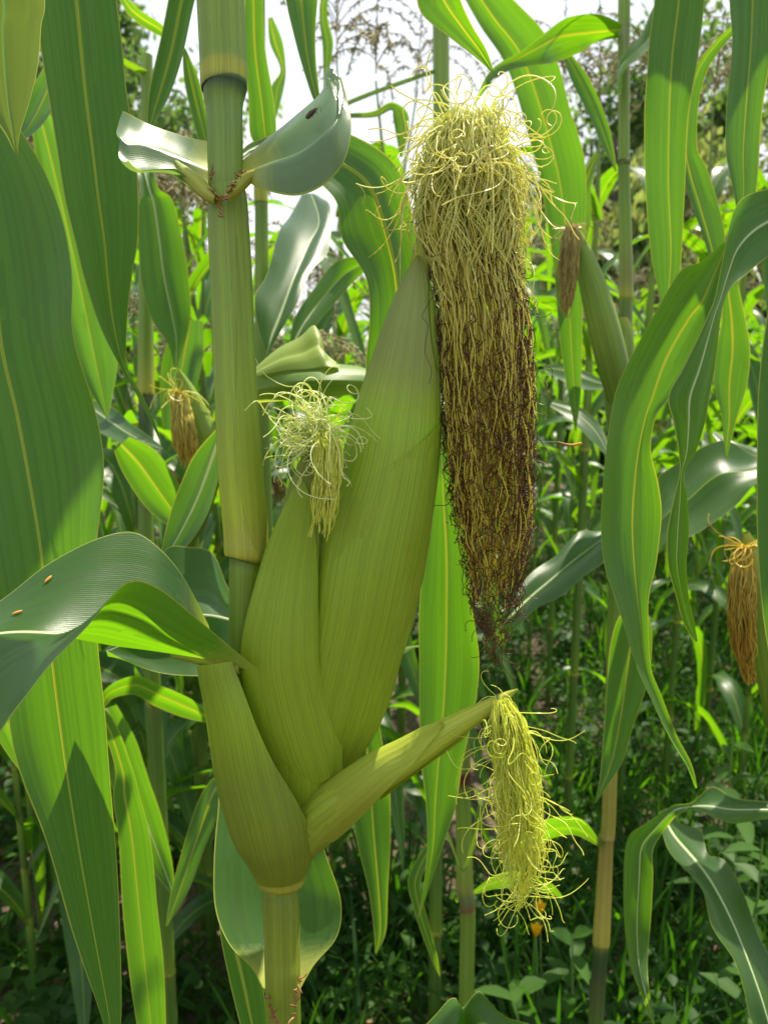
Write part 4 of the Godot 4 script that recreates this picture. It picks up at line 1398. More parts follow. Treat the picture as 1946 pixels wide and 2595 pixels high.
	blade(o, from_stalk([
		[v(-0.2085, 1.5814, -0.4505), v(-0.1879, 1.5808, -0.4481), v(-0.1645, 1.5771, -0.4378)],
		[v(-0.2065, 1.5541, -0.4447), v(-0.1872, 1.5539, -0.4424), v(-0.1653, 1.5512, -0.433)],
		[v(-0.2024, 1.5332, -0.4397), v(-0.186, 1.5337, -0.4379), v(-0.167, 1.5322, -0.4299)],
		[v(-0.1942, 1.5146, -0.4342), v(-0.1838, 1.5155, -0.4332), v(-0.1718, 1.5154, -0.4283)],
		[v(-0.1847, 1.5014, -0.4295), v(-0.181, 1.5019, -0.4292), v(-0.1771, 1.5019, -0.4276)],
		[v(-0.1796, 1.4917, -0.4267), v(-0.1791, 1.4918, -0.4266), v(-0.1786, 1.4918, -0.4264)]], v(-0.50, 1.97, -0.66)), {"half": 9, "ruffle": 0.02, "tones": M.leaf_olive})
	blade(o, from_stalk([
		[v(-0.2473, 1.0237, -0.6922), v(-0.2409, 1.0251, -0.6908), v(-0.2312, 1.0282, -0.6872)],
		[v(-0.2491, 0.9925, -0.6879), v(-0.2378, 0.9956, -0.6858), v(-0.2222, 1.0013, -0.6798)],
		[v(-0.2452, 0.9585, -0.682), v(-0.2315, 0.962, -0.6794), v(-0.2131, 0.9689, -0.6723)],
		[v(-0.2411, 0.8955, -0.6699), v(-0.2252, 0.8993, -0.667), v(-0.2057, 0.9071, -0.6592)],
		[v(-0.2347, 0.8326, -0.6572), v(-0.2188, 0.8367, -0.6544), v(-0.1994, 0.8453, -0.6468)],
		[v(-0.224, 0.7672, -0.6423), v(-0.2114, 0.7706, -0.6404), v(-0.1977, 0.7776, -0.6348)]], v(-0.50, 1.1, -0.66)), {"tones": M.leaf, "half": 8})
	blade(o, from_stalk([
		[v(-0.3804, 1.1271, -0.6736), v(-0.3648, 1.1391, -0.6637), v(-0.3473, 1.1524, -0.6496)],
		[v(-0.3494, 1.0814, -0.6668), v(-0.3292, 1.0962, -0.6554), v(-0.3106, 1.1106, -0.6388)],
		[v(-0.3262, 1.0532, -0.6551), v(-0.3129, 1.0616, -0.6475), v(-0.3004, 1.0706, -0.6368)],
		[v(-0.2997, 1.0301, -0.641), v(-0.2981, 1.0312, -0.64), v(-0.2963, 1.0326, -0.6386)]], v(-0.50, 1.15, -0.66)), {"half": 7})
	blade(o, from_stalk([[v(-0.25, 1.86, -0.70), v(-0.28, 1.87, -0.76), v(-0.31, 1.86, -0.84)], [v(-0.16, 1.87, -0.70), v(-0.19, 1.885, -0.78), v(-0.22, 1.87, -0.86)], [v(-0.07, 1.86, -0.72), v(-0.10, 1.87, -0.79), v(-0.13, 1.86, -0.86)], [v(-0.01, 1.86, -0.77), v(-0.03, 1.86, -0.80), v(-0.05, 1.86, -0.83)]], v(-0.50, 1.80, -0.66)), {"half": 8})
	# behind it, with an ear of its own
	o = plant("blurred corn plant with a golden-silked ear beside the thick stalk", v(-0.341, 0.9746, -1.118))
	stem(o, stalk_to_ground([[v(-0.341, 1.8111, -1.2866), 0.008, GREEN], [v(-0.3417, 1.5628, -1.2366), 0.010, PALE], [v(-0.3423, 1.406, -1.2049), 0.011, PALE], [v(-0.3423, 1.3341, -1.1905), 0.0125, YELLOW], [v(-0.3423, 1.321, -1.1878), 0.0105, DEEP], [v(-0.3417, 1.1053, -1.1443), 0.011, GREEN]], v(-0.341, 0.9746, -1.118), 0.011, GREEN))
	ear_of(o, [[v(-0.2035, 1.2421, -0.9679), 0.010, GREEN], [v(-0.2058, 1.2836, -0.9559), 0.0155, PALE], [v(-0.2171, 1.3232, -0.9536), 0.0145, PALE], [v(-0.2281, 1.3553, -0.9499), 0.0085, PALE], [v(-0.2341, 1.3748, -0.9436), 0.002, PALE]], v(-0.232, 1.348, -0.9382),
		[v(-0.233, 1.3506, -0.9388), v(-0.2276, 1.3227, -0.928), v(-0.2232, 1.2976, -0.9179), v(-0.2191, 1.2671, -0.9117)], [v(0.009, 0, 0), v(0.012, 0, 0), v(0.0135, 0, 0), v(0.009, 0, 0)], [Color(0.85, 0.82, 0.30), Color(0.80, 0.72, 0.16), Color(0.78, 0.62, 0.06), Color(0.52, 0.34, 0.04)], 240, 61)
	stem(o, [[v(-0.2035, 1.2421, -0.9679), 0.008, GREEN], [v(-0.2429, 1.1669, -1.0241), 0.008, GREEN], [v(-0.3274, 1.0718, -1.1172), 0.008, GREEN]], "ear_shank", 8)
	var root: Vector3 = v(-0.341, 1.6739, -1.259)
	blade(o, from_stalk([
		[v(-0.3224, 1.5991, -1.1563), v(-0.3141, 1.6039, -1.1654), v(-0.3033, 1.6084, -1.1702)],
		[v(-0.3259, 1.5825, -1.1472), v(-0.3097, 1.589, -1.1645), v(-0.2871, 1.5949, -1.1732)],
		[v(-0.325, 1.5339, -1.1339), v(-0.3026, 1.5403, -1.1559), v(-0.274, 1.5457, -1.1667)],
		[v(-0.3208, 1.4845, -1.123), v(-0.2964, 1.4913, -1.1464), v(-0.2668, 1.4975, -1.158)],
		[v(-0.308, 1.4365, -1.1157), v(-0.2856, 1.4423, -1.1356), v(-0.2619, 1.4475, -1.1455)],
		[v(-0.2889, 1.4047, -1.1167), v(-0.2787, 1.4056, -1.1255), v(-0.2672, 1.4064, -1.1298)],
		[v(-0.2804, 1.3691, -1.1153), v(-0.2794, 1.369, -1.1161), v(-0.2783, 1.3689, -1.1165)]], root), {"half": 9, "rib_mat": M.rib_pale, "tones": M.leaf})
	blade(o, [
		[v(-0.3316, 1.4458, -1.3421), v(-0.309, 1.4427, -1.3388), v(-0.2848, 1.4393, -1.3273)],
		[v(-0.3483, 1.3971, -1.3348), v(-0.3168, 1.3921, -1.3301), v(-0.2845, 1.3875, -1.3144)],
		[v(-0.3577, 1.3388, -1.3224), v(-0.3277, 1.3343, -1.318), v(-0.2984, 1.3308, -1.3037)],
		[v(-0.3517, 1.2714, -1.3047), v(-0.3367, 1.2695, -1.3025), v(-0.3204, 1.2682, -1.2951)]], {"half": 8})
	blade(o, from_stalk([
		[v(-0.4187, 1.6981, -1.0309), v(-0.4134, 1.6997, -1.0305), v(-0.4073, 1.7008, -1.0281)],
		[v(-0.4109, 1.6548, -1.0244), v(-0.3979, 1.658, -1.0235), v(-0.383, 1.6599, -1.0176)],
		[v(-0.4018, 1.5801, -1.0122), v(-0.3797, 1.5844, -1.0104), v(-0.3537, 1.5874, -1.0002)],
		[v(-0.3837, 1.4736, -0.993), v(-0.3559, 1.4789, -0.9904), v(-0.3195, 1.4843, -0.9771)],
		[v(-0.3612, 1.3842, -0.9736), v(-0.3368, 1.389, -0.9715), v(-0.3064, 1.3944, -0.9603)],
		[v(-0.339, 1.3444, -0.9617), v(-0.3268, 1.3468, -0.9607), v(-0.3122, 1.3496, -0.9552)],
		[v(-0.3213, 1.3179, -0.9527), v(-0.3207, 1.318, -0.9527), v(-0.3201, 1.3181, -0.9524)]], v(-0.341, 1.785, -1.2814)), {"half": 9, "tones": M.leaf})
	blade(o, [
		[v(-0.3322, 1.6751, -0.879), v(-0.3213, 1.6704, -0.8723), v(-0.3093, 1.6647, -0.8621)],
		[v(-0.3479, 1.6522, -0.8784), v(-0.3308, 1.6441, -0.8679), v(-0.3128, 1.6348, -0.852)],
		[v(-0.3572, 1.625, -0.8703), v(-0.3441, 1.6172, -0.8619), v(-0.3311, 1.6094, -0.8495)],
		[v(-0.3621, 1.6026, -0.8606), v(-0.3572, 1.5992, -0.8571), v(-0.3516, 1.5954, -0.8518)]], {"half": 7})
	blade(o, [
		[v(-0.4403, 1.3163, -1.1962), v(-0.4408, 1.3209, -1.2094), v(-0.4404, 1.3257, -1.2202)],
		[v(-0.3937, 1.2911, -1.1215), v(-0.3939, 1.3036, -1.1571), v(-0.3928, 1.3154, -1.1858)],
		[v(-0.3421, 1.2741, -1.0724), v(-0.3423, 1.2846, -1.1016), v(-0.3418, 1.2942, -1.1252)],
		[v(-0.296, 1.2712, -1.0335), v(-0.2967, 1.276, -1.0474), v(-0.2966, 1.2813, -1.0588)],
		[v(-0.2778, 1.2732, -1.0233), v(-0.2779, 1.274, -1.0255), v(-0.278, 1.2748, -1.0274)]], {"half": 7, "rib_mat": M.rib_pale, "tones": M.leaf})
	blade(o, [
		[v(-0.3143, 1.2811, -0.9512), v(-0.3053, 1.2888, -0.9489), v(-0.2934, 1.2984, -0.9426)],
		[v(-0.3045, 1.2531, -0.951), v(-0.2854, 1.2674, -0.9465), v(-0.2626, 1.2839, -0.9342)],
		[v(-0.2801, 1.2154, -0.9442), v(-0.2585, 1.2304, -0.9394), v(-0.2343, 1.2472, -0.926)],
		[v(-0.2398, 1.1879, -0.9315), v(-0.231, 1.1939, -0.9294), v(-0.2205, 1.2014, -0.9239)],
		[v(-0.2235, 1.1805, -0.9254), v(-0.2225, 1.1811, -0.9252), v(-0.2214, 1.1818, -0.9246)]], {"half": 8})
	blade(o, [
		[v(-0.1638, 1.3209, -0.8035), v(-0.1591, 1.3198, -0.8009), v(-0.1522, 1.3183, -0.7963)],
		[v(-0.1884, 1.2936, -0.8038), v(-0.1698, 1.2885, -0.7964), v(-0.1564, 1.2863, -0.784)],
		[v(-0.2037, 1.2594, -0.7985), v(-0.1835, 1.2528, -0.7897), v(-0.1665, 1.2494, -0.7749)],
		[v(-0.2149, 1.2225, -0.7883), v(-0.2015, 1.2174, -0.7817), v(-0.1879, 1.2139, -0.7706)],
		[v(-0.2195, 1.1923, -0.7759), v(-0.2169, 1.1912, -0.7745), v(-0.2139, 1.1905, -0.7722)]], {"half": 8, "rib_mat": M.rib_pale, "tones": M.leaf})
	blade(o, [
		[v(-0.1663, 1.6918, -0.7176), v(-0.154, 1.6877, -0.713), v(-0.1409, 1.6818, -0.7038)],
		[v(-0.1698, 1.6698, -0.7126), v(-0.1587, 1.6663, -0.7085), v(-0.1467, 1.6613, -0.7002)],
		[v(-0.1774, 1.6306, -0.7045), v(-0.1666, 1.6272, -0.7005), v(-0.1551, 1.6225, -0.6926)],
		[v(-0.184, 1.598, -0.6969), v(-0.1756, 1.5951, -0.6937), v(-0.1665, 1.5913, -0.6874)],
		[v(-0.1854, 1.5786, -0.6911), v(-0.1808, 1.5771, -0.6894), v(-0.1758, 1.5753, -0.686)],
		[v(-0.1843, 1.563, -0.6861), v(-0.1835, 1.5628, -0.6858), v(-0.1827, 1.5625, -0.6853)]], {"half": 8, "tones": M.leaf})
	blade(o, [
		[v(-0.2956, 1.7879, -0.9988), v(-0.2923, 1.7886, -0.997), v(-0.2887, 1.7887, -0.994)],
		[v(-0.2856, 1.764, -0.9961), v(-0.2797, 1.7663, -0.993), v(-0.2741, 1.7672, -0.9876)],
		[v(-0.2689, 1.7488, -0.9938), v(-0.2635, 1.7529, -0.9905), v(-0.258, 1.7552, -0.9843)],
		[v(-0.2519, 1.7387, -0.9914), v(-0.2467, 1.7429, -0.9884), v(-0.242, 1.7446, -0.9826)],
		[v(-0.2269, 1.7256, -0.9846), v(-0.2261, 1.7261, -0.9841), v(-0.2252, 1.7265, -0.9831)]], {"half": 6, "tones": M.leaf})
	blade(o, [
		[v(-0.1962, 1.6849, -0.873), v(-0.1951, 1.6855, -0.8739), v(-0.1938, 1.6859, -0.8743)],
		[v(-0.1947, 1.6586, -0.8657), v(-0.189, 1.6614, -0.87), v(-0.1836, 1.6632, -0.8718)],
		[v(-0.1896, 1.6318, -0.8598), v(-0.1827, 1.6348, -0.8648), v(-0.1764, 1.6368, -0.8669)],
		[v(-0.1817, 1.6014, -0.8541), v(-0.1754, 1.6037, -0.8583), v(-0.1704, 1.6051, -0.86)],
		[v(-0.1722, 1.5764, -0.8509), v(-0.1707, 1.5769, -0.8521), v(-0.169, 1.5773, -0.8526)]], {"half": 6, "tones": M.leaf})
	# directly behind the thick stalk
	o = plant("slim corn plant half hidden behind the thick stalk", v(-0.1459, 1.2096, -0.9613))
	stem(o, stalk_to_ground([[v(-0.1492, 1.9477, -1.1102), 0.006, GREEN], [v(-0.1481, 1.698, -1.0598), 0.007, GREEN], [v(-0.147, 1.5759, -1.0352), 0.0085, YELLOW], [v(-0.1464, 1.5678, -1.0336), 0.0078, GREEN], [v(-0.1459, 1.4701, -1.0139), 0.0085, PALE], [v(-0.1459, 1.3398, -0.9876), 0.009, GREEN]], v(-0.1459, 1.2096, -0.9613), 0.010, GREEN))
	blade(o, from_stalk([
		[v(-0.1251, 1.7234, -0.8024), v(-0.116, 1.7234, -0.8013), v(-0.1064, 1.7219, -0.7967)],
		[v(-0.1231, 1.6994, -0.7973), v(-0.1147, 1.6993, -0.7963), v(-0.106, 1.698, -0.7921)],
		[v(-0.1239, 1.6559, -0.7891), v(-0.1132, 1.6563, -0.788), v(-0.1035, 1.6553, -0.783)],
		[v(-0.1195, 1.6123, -0.7807), v(-0.1079, 1.6132, -0.7795), v(-0.0966, 1.6128, -0.774)],
		[v(-0.1178, 1.5827, -0.7748), v(-0.1046, 1.5836, -0.7736), v(-0.0942, 1.5832, -0.7679)],
		[v(-0.1044, 1.5651, -0.7683), v(-0.1028, 1.5652, -0.7681), v(-0.101, 1.5652, -0.7673)]], v(-0.1492, 1.9423, -1.1091)), {"half": 8})
	blade(o, from_stalk([
		[v(-0.0742, 1.6741, -0.6801), v(-0.0631, 1.6788, -0.691), v(-0.0509, 1.6816, -0.6969)],
		[v(-0.0735, 1.6535, -0.6762), v(-0.0624, 1.6581, -0.6867), v(-0.0509, 1.6609, -0.6925)],
		[v(-0.0679, 1.6297, -0.6736), v(-0.0602, 1.6331, -0.681), v(-0.0521, 1.6353, -0.6851)],
		[v(-0.0611, 1.6058, -0.6708), v(-0.0567, 1.6081, -0.6754), v(-0.0513, 1.6098, -0.678)],
		[v(-0.0535, 1.5832, -0.6677), v(-0.051, 1.5846, -0.6702), v(-0.0484, 1.5856, -0.6716)],
		[v(-0.0492, 1.5794, -0.6684), v(-0.0489, 1.5796, -0.6688), v(-0.0486, 1.5798, -0.6689)]], v(-0.1492, 1.945, -1.1096)), {"half": 8, "tones": M.leaf})
	blade(o, from_stalk(turned([
		[v(-0.1187, 1.61, -1.2359), v(-0.1032, 1.6127, -1.2262), v(-0.0874, 1.6045, -1.2144)],
		[v(-0.1265, 1.5713, -1.1567), v(-0.0835, 1.5592, -1.1134), v(-0.0705, 1.5801, -1.1381)],
		[v(-0.1317, 1.5379, -1.0683), v(-0.0914, 1.5201, -1.0341), v(-0.0668, 1.5146, -1.033)],
		[v(-0.1336, 1.4818, -0.9754), v(-0.1027, 1.4704, -0.9527), v(-0.0849, 1.4809, -0.965)],
		[v(-0.1421, 1.4544, -0.9291), v(-0.1124, 1.4331, -0.9146), v(-0.0953, 1.4429, -0.9166)],
		[v(-0.134, 1.4166, -0.9011), v(-0.1194, 1.4102, -0.8947), v(-0.1075, 1.4214, -0.8969)],
		[v(-0.1266, 1.3957, -0.8866), v(-0.1236, 1.3948, -0.8865), v(-0.1207, 1.3957, -0.8866)]]), v(-0.1459, 1.3724, -0.9942)), {"half": 9, "rib_mat": M.rib_pale, "tones": M.leaf, "rib": 0.004})
	blade(o, from_stalk(turned([
		[v(-0.0142, 1.5191, -1.1411), v(-0.0121, 1.5153, -1.1463), v(-0.0101, 1.5113, -1.1497)],
		[v(-0.059, 1.51, -1.1062), v(-0.0486, 1.4966, -1.1244), v(-0.0402, 1.4856, -1.1367)],
		[v(-0.0872, 1.4721, -1.0587), v(-0.0763, 1.463, -1.0767), v(-0.0645, 1.4532, -1.0884)],
		[v(-0.1078, 1.4332, -1.0141), v(-0.0988, 1.4273, -1.0279), v(-0.0891, 1.421, -1.037)],
		[v(-0.1133, 1.3978, -0.997), v(-0.1116, 1.3968, -0.9995), v(-0.1098, 1.3958, -1.0011)]]), v(-0.1453, 1.3561, -0.9909)), {"half": 8, "rib_mat": M.rib_pale, "tones": M.leaf})
	blade(o, [
		[v(-0.1117, 1.3792, -0.6691), v(-0.1068, 1.3678, -0.6464), v(-0.107, 1.3558, -0.6542)],
		[v(-0.0935, 1.3831, -0.6597), v(-0.0888, 1.3713, -0.6318), v(-0.0895, 1.3579, -0.6444)],
		[v(-0.0685, 1.3869, -0.6502), v(-0.0639, 1.3744, -0.6171), v(-0.0646, 1.3599, -0.6346)],
		[v(-0.0432, 1.3876, -0.6504), v(-0.0401, 1.3754, -0.6173), v(-0.0404, 1.362, -0.635)],
		[v(-0.0108, 1.3824, -0.6595), v(-0.0098, 1.3739, -0.6374), v(-0.0089, 1.3649, -0.6458)],
		[v(0.0114, 1.3723, -0.6677), v(0.0112, 1.3691, -0.6568), v(0.0114, 1.3639, -0.666)]], {"half": 9, "tones": M.leaf_pale, "midrib": false, "bow": 0.3, "ruffle": 0.02})
	blade(o, [
		[v(-0.1029, 1.382, -0.6492), v(-0.0995, 1.3801, -0.6387), v(-0.0966, 1.3782, -0.6332)],
		[v(-0.085, 1.3979, -0.6627), v(-0.0796, 1.3906, -0.6408), v(-0.0755, 1.3825, -0.629)],
		[v(-0.0667, 1.4069, -0.6645), v(-0.0618, 1.3955, -0.6418), v(-0.0575, 1.3844, -0.6242)],
		[v(-0.0549, 1.4162, -0.6664), v(-0.0504, 1.4011, -0.6429), v(-0.046, 1.3861, -0.6246)],
		[v(-0.0501, 1.399, -0.6578), v(-0.0454, 1.392, -0.6411), v(-0.0394, 1.3854, -0.6244)],
		[v(-0.0389, 1.3883, -0.6505), v(-0.0361, 1.3864, -0.6399), v(-0.0331, 1.3842, -0.6293)]], {"half": 8, "tones": M.leaf_fold, "midrib": false, "bow": 0.1, "ruffle": 0.04}, "leaf_fold")
	blade(o, from_stalk([
		[v(-0.0791, 1.2173, -0.5854), v(-0.0726, 1.2152, -0.534), v(-0.07, 1.2053, -0.5116)],
		[v(-0.1101, 1.2179, -0.5856), v(-0.0979, 1.2167, -0.5343), v(-0.0944, 1.2068, -0.5119)],
		[v(-0.1267, 1.2494, -0.5919), v(-0.1232, 1.2205, -0.5351), v(-0.1097, 1.1889, -0.5083)],
		[v(-0.1446, 1.2534, -0.5927), v(-0.1517, 1.2167, -0.5343), v(-0.1249, 1.1868, -0.5079)],
		[v(-0.1618, 1.2517, -0.5924), v(-0.1675, 1.2074, -0.5324), v(-0.1463, 1.1889, -0.5083)],
		[v(-0.1721, 1.2274, -0.5875), v(-0.1802, 1.1997, -0.5309), v(-0.1646, 1.1949, -0.5095)],
		[v(-0.2068, 1.1784, -0.5776), v(-0.1897, 1.1964, -0.5302), v(-0.1827, 1.2038, -0.5113)]], v(-0.1459, 1.0847, -0.9362)), {"half": 9, "rib_mat": M.rib_pale, "tones": M.leaf})
	blade(o, [
		[v(-0.1771, 1.8924, -1.3762), v(-0.1742, 1.8925, -1.3751), v(-0.1697, 1.8925, -1.3727)],
		[v(-0.1745, 1.8559, -1.372), v(-0.1658, 1.8569, -1.369), v(-0.1548, 1.8571, -1.3625)],
		[v(-0.1581, 1.8152, -1.361), v(-0.1537, 1.815, -1.3596), v(-0.1491, 1.8143, -1.3565)],
		[v(-0.1725, 1.7905, -1.3589), v(-0.1623, 1.7876, -1.3551), v(-0.1518, 1.7836, -1.3475)],
		[v(-0.1722, 1.7466, -1.3472), v(-0.1678, 1.7457, -1.3456), v(-0.1632, 1.7444, -1.3424)],
		[v(-0.1713, 1.718, -1.3396), v(-0.1706, 1.7179, -1.3394), v(-0.1698, 1.7177, -1.3389)]], {"half": 6, "tones": M.leaf})
	blade(o, [
		[v(-0.3535, 0.9609, -0.9371), v(-0.3395, 0.9665, -0.9352), v(-0.3241, 0.974, -0.9287)],
		[v(-0.3462, 0.9059, -0.9297), v(-0.3231, 0.9157, -0.9266), v(-0.2977, 0.9293, -0.916)],
		[v(-0.3254, 0.8433, -0.9171), v(-0.3004, 0.8545, -0.9143), v(-0.2775, 0.8685, -0.9037)],
		[v(-0.2914, 0.7806, -0.9017), v(-0.2745, 0.7886, -0.8997), v(-0.2583, 0.7992, -0.8925)],
		[v(-0.2591, 0.7446, -0.8889), v(-0.2569, 0.7457, -0.8886), v(-0.2544, 0.7474, -0.8876)]], {"half": 8, "rib_mat": M.rib_pale, "tones": M.leaf})
	blade(o, [
		[v(-0.1909, 0.9776, -0.8807), v(-0.1931, 0.9731, -0.8836), v(-0.1951, 0.9691, -0.8855)],
		[v(-0.2186, 1.0023, -0.878), v(-0.2256, 0.9883, -0.8881), v(-0.2327, 0.9739, -0.8941)],
		[v(-0.2547, 1.0208, -0.8795), v(-0.2634, 1.004, -0.8916), v(-0.2717, 0.9868, -0.8989)],
		[v(-0.2863, 1.0302, -0.8836), v(-0.2902, 1.0147, -0.8934), v(-0.2928, 1.0005, -0.8995)],
		[v(-0.3211, 1.0124, -0.8844), v(-0.3195, 1.0044, -0.8905), v(-0.317, 0.9974, -0.8945)],
		[v(-0.3278, 0.9847, -0.8843), v(-0.3272, 0.9838, -0.8854), v(-0.3265, 0.983, -0.8861)]], {"half": 7, "tones": M.leaf})
	blade(o, [
		[v(-0.144, 0.9603, -0.8378), v(-0.1373, 0.955, -0.8303), v(-0.1302, 0.9517, -0.8194)],
		[v(-0.1928, 0.927, -0.8331), v(-0.1833, 0.9248, -0.8246), v(-0.169, 0.9221, -0.8114)],
		[v(-0.2169, 0.8746, -0.8221), v(-0.2036, 0.8749, -0.8145), v(-0.1896, 0.8778, -0.8029)],
		[v(-0.234, 0.8146, -0.8075), v(-0.2239, 0.8153, -0.8019), v(-0.2131, 0.8182, -0.7933)],
		[v(-0.2399, 0.7763, -0.7932), v(-0.2388, 0.7764, -0.7926), v(-0.2376, 0.7767, -0.7916)]], {"half": 7, "tones": M.leaf})
	# behind the big ear
	o = plant("corn stalk with reddish stains standing below the slender ear", v(0.0967, 0.5883, -0.8259))
	stem(o, stalk_to_ground([[v(0.0814, 1.5366, -1.0375), 0.006, GREEN], [v(0.0861, 1.2638, -0.9723), 0.009, GREEN], [v(0.0923, 0.9429, -0.8974), 0.0092, GREEN], [v(0.0929, 0.9064, -0.89), 0.0094, Color(0.12, 0.035, 0.02)], [v(0.0929, 0.8945, -0.8876), 0.0093, Color(0.13, 0.05, 0.02)], [v(0.0934, 0.8784, -0.8844), 0.0092, GREEN], [v(0.0951, 0.8032, -0.8692), 0.0098, PALE],
		[v(0.0956, 0.771, -0.8627), 0.0104, Color(0.30, 0.33, 0.07)], [v(0.0978, 0.7629, -0.8611), 0.0096, Color(0.19, 0.27, 0.10)], [v(0.0984, 0.7468, -0.8578), 0.0092, Color(0.22, 0.14, 0.05)], [v(0.0989, 0.7361, -0.8556), 0.0092, GREEN], [v(0.0973, 0.6367, -0.8356), 0.0090, GREEN]], v(0.0967, 0.5883, -0.8259), 0.0092, GREEN))
	blade(o, from_stalk([
		[v(0.0446, 1.2995, -0.7156), v(0.0511, 1.2998, -0.7155), v(0.0575, 1.3004, -0.7131)],
		[v(0.0422, 1.2671, -0.71), v(0.0524, 1.2677, -0.7099), v(0.0643, 1.2691, -0.7058)],
		[v(0.035, 1.2187, -0.7019), v(0.0554, 1.2193, -0.7016), v(0.073, 1.2217, -0.6946)],
		[v(0.0309, 1.167, -0.6924), v(0.0554, 1.167, -0.6919), v(0.0782, 1.1697, -0.6832)],
		[v(0.031, 1.1273, -0.6849), v(0.0547, 1.1267, -0.6842), v(0.083, 1.1295, -0.6746)],
		[v(0.0314, 1.088, -0.6765), v(0.0526, 1.0867, -0.6757), v(0.0785, 1.0888, -0.6669)],
		[v(0.0322, 1.0443, -0.6666), v(0.0484, 1.0431, -0.666), v(0.0689, 1.0448, -0.6591)],
		[v(0.037, 1.004, -0.6573), v(0.0451, 1.0036, -0.657), v(0.0626, 1.0051, -0.6522)],
		[v(0.0381, 0.9687, -0.6489), v(0.043, 0.9683, -0.6486), v(0.0509, 0.9689, -0.6462)],
		[v(0.0344, 0.9333, -0.6409), v(0.0368, 0.9328, -0.6407), v(0.0392, 0.9329, -0.6398)],
		[v(0.0299, 0.9084, -0.6355), v(0.0303, 0.9083, -0.6354), v(0.0307, 0.9083, -0.6353)]], v(0.0861, 1.3072, -0.981)), {"half": 16, "rib": 0.0016, "dry": true})
	blade(o, from_stalk([
		[v(-0.0312, 1.0415, -0.7397), v(-0.0179, 1.0396, -0.7459), v(-0.0044, 1.04, -0.7477)],
		[v(-0.032, 0.989, -0.7276), v(-0.0134, 0.9858, -0.736), v(0.0047, 0.986, -0.7383)],
		[v(-0.0276, 0.9361, -0.7173), v(-0.0098, 0.9326, -0.725), v(0.0066, 0.9326, -0.7271)],
		[v(-0.0151, 0.8824, -0.7088), v(-0.0052, 0.8801, -0.713), v(0.0038, 0.88, -0.7141)],
		[v(-0.0097, 0.8428, -0.702), v(-0.0034, 0.8406, -0.7044), v(0.002, 0.8399, -0.705)],
		[v(-0.0088, 0.8196, -0.6988), v(-0.0079, 0.8191, -0.6991), v(-0.007, 0.8188, -0.6992)]], v(0.0884, 1.0485, -0.9238)), {"half": 8})
	blade(o, from_stalk([
		[v(0.1017, 0.8961, -0.8181), v(0.1046, 0.8958, -0.817), v(0.1072, 0.8961, -0.815)],
		[v(0.0859, 0.8373, -0.8059), v(0.0867, 0.836, -0.8049), v(0.088, 0.8345, -0.8028)],
		[v(0.066, 0.8797, -0.8158), v(0.0664, 0.8757, -0.8133), v(0.0667, 0.8727, -0.8092)],
		[v(0.0283, 0.8317, -0.8072), v(0.0359, 0.8305, -0.8046), v(0.0415, 0.8316, -0.7999)],
		[v(0.0325, 0.7932, -0.7989), v(0.0384, 0.7957, -0.7974), v(0.0442, 0.7997, -0.794)],
		[v(0.0499, 0.744, -0.7879), v(0.0537, 0.7461, -0.787), v(0.0574, 0.7492, -0.7848)],
		[v(0.0608, 0.7213, -0.7815), v(0.0613, 0.7216, -0.7814), v(0.0617, 0.722, -0.7811)]], v(0.0934, 0.8892, -0.8865)), {"half": 6})
	blade(o, from_stalk([
		[v(0.1143, 0.7097, -0.9344), v(0.1131, 0.713, -0.933), v(0.1117, 0.7169, -0.931)],
		[v(0.1466, 0.7131, -0.9417), v(0.1429, 0.7268, -0.937), v(0.1391, 0.7413, -0.9292)],
		[v(0.173, 0.7122, -0.9433), v(0.1726, 0.7295, -0.9379), v(0.1714, 0.7467, -0.9285)],
		[v(0.2062, 0.7095, -0.9398), v(0.2082, 0.7211, -0.9357), v(0.2091, 0.7334, -0.9289)],
		[v(0.2283, 0.7057, -0.9324), v(0.2287, 0.7073, -0.9317), v(0.2291, 0.7092, -0.9306)]], v(0.0962, 0.7645, -0.8614)), {"half": 7, "tones": M.leaf})
	blade(o, from_stalk([
		[v(0.0192, 0.972, -0.4443), v(0.0219, 0.97, -0.4375), v(0.0228, 0.972, -0.4124)],
		[v(0.0445, 0.978, -0.4666), v(0.0432, 0.986, -0.4343), v(0.0421, 0.98, -0.4047)],
		[v(0.0514, 0.97, -0.4676), v(0.052, 0.972, -0.4461), v(0.0504, 0.972, -0.4124)],
		[v(0.0631, 0.98, -0.4723), v(0.0614, 0.99, -0.4343), v(0.0611, 0.982, -0.4027)],
		[v(0.0779, 0.974, -0.4579), v(0.0754, 0.98, -0.4342), v(0.074, 0.976, -0.4085)],
		[v(0.0972, 0.964, -0.4599), v(0.0949, 0.964, -0.4436), v(0.0916, 0.964, -0.4201)],
		[v(0.1082, 0.955, -0.4521), v(0.1082, 0.955, -0.4506), v(0.1078, 0.955, -0.4474)]], v(0.0946, 0.5223, -0.8023)), {"half": 9, "tones": M.leaf})
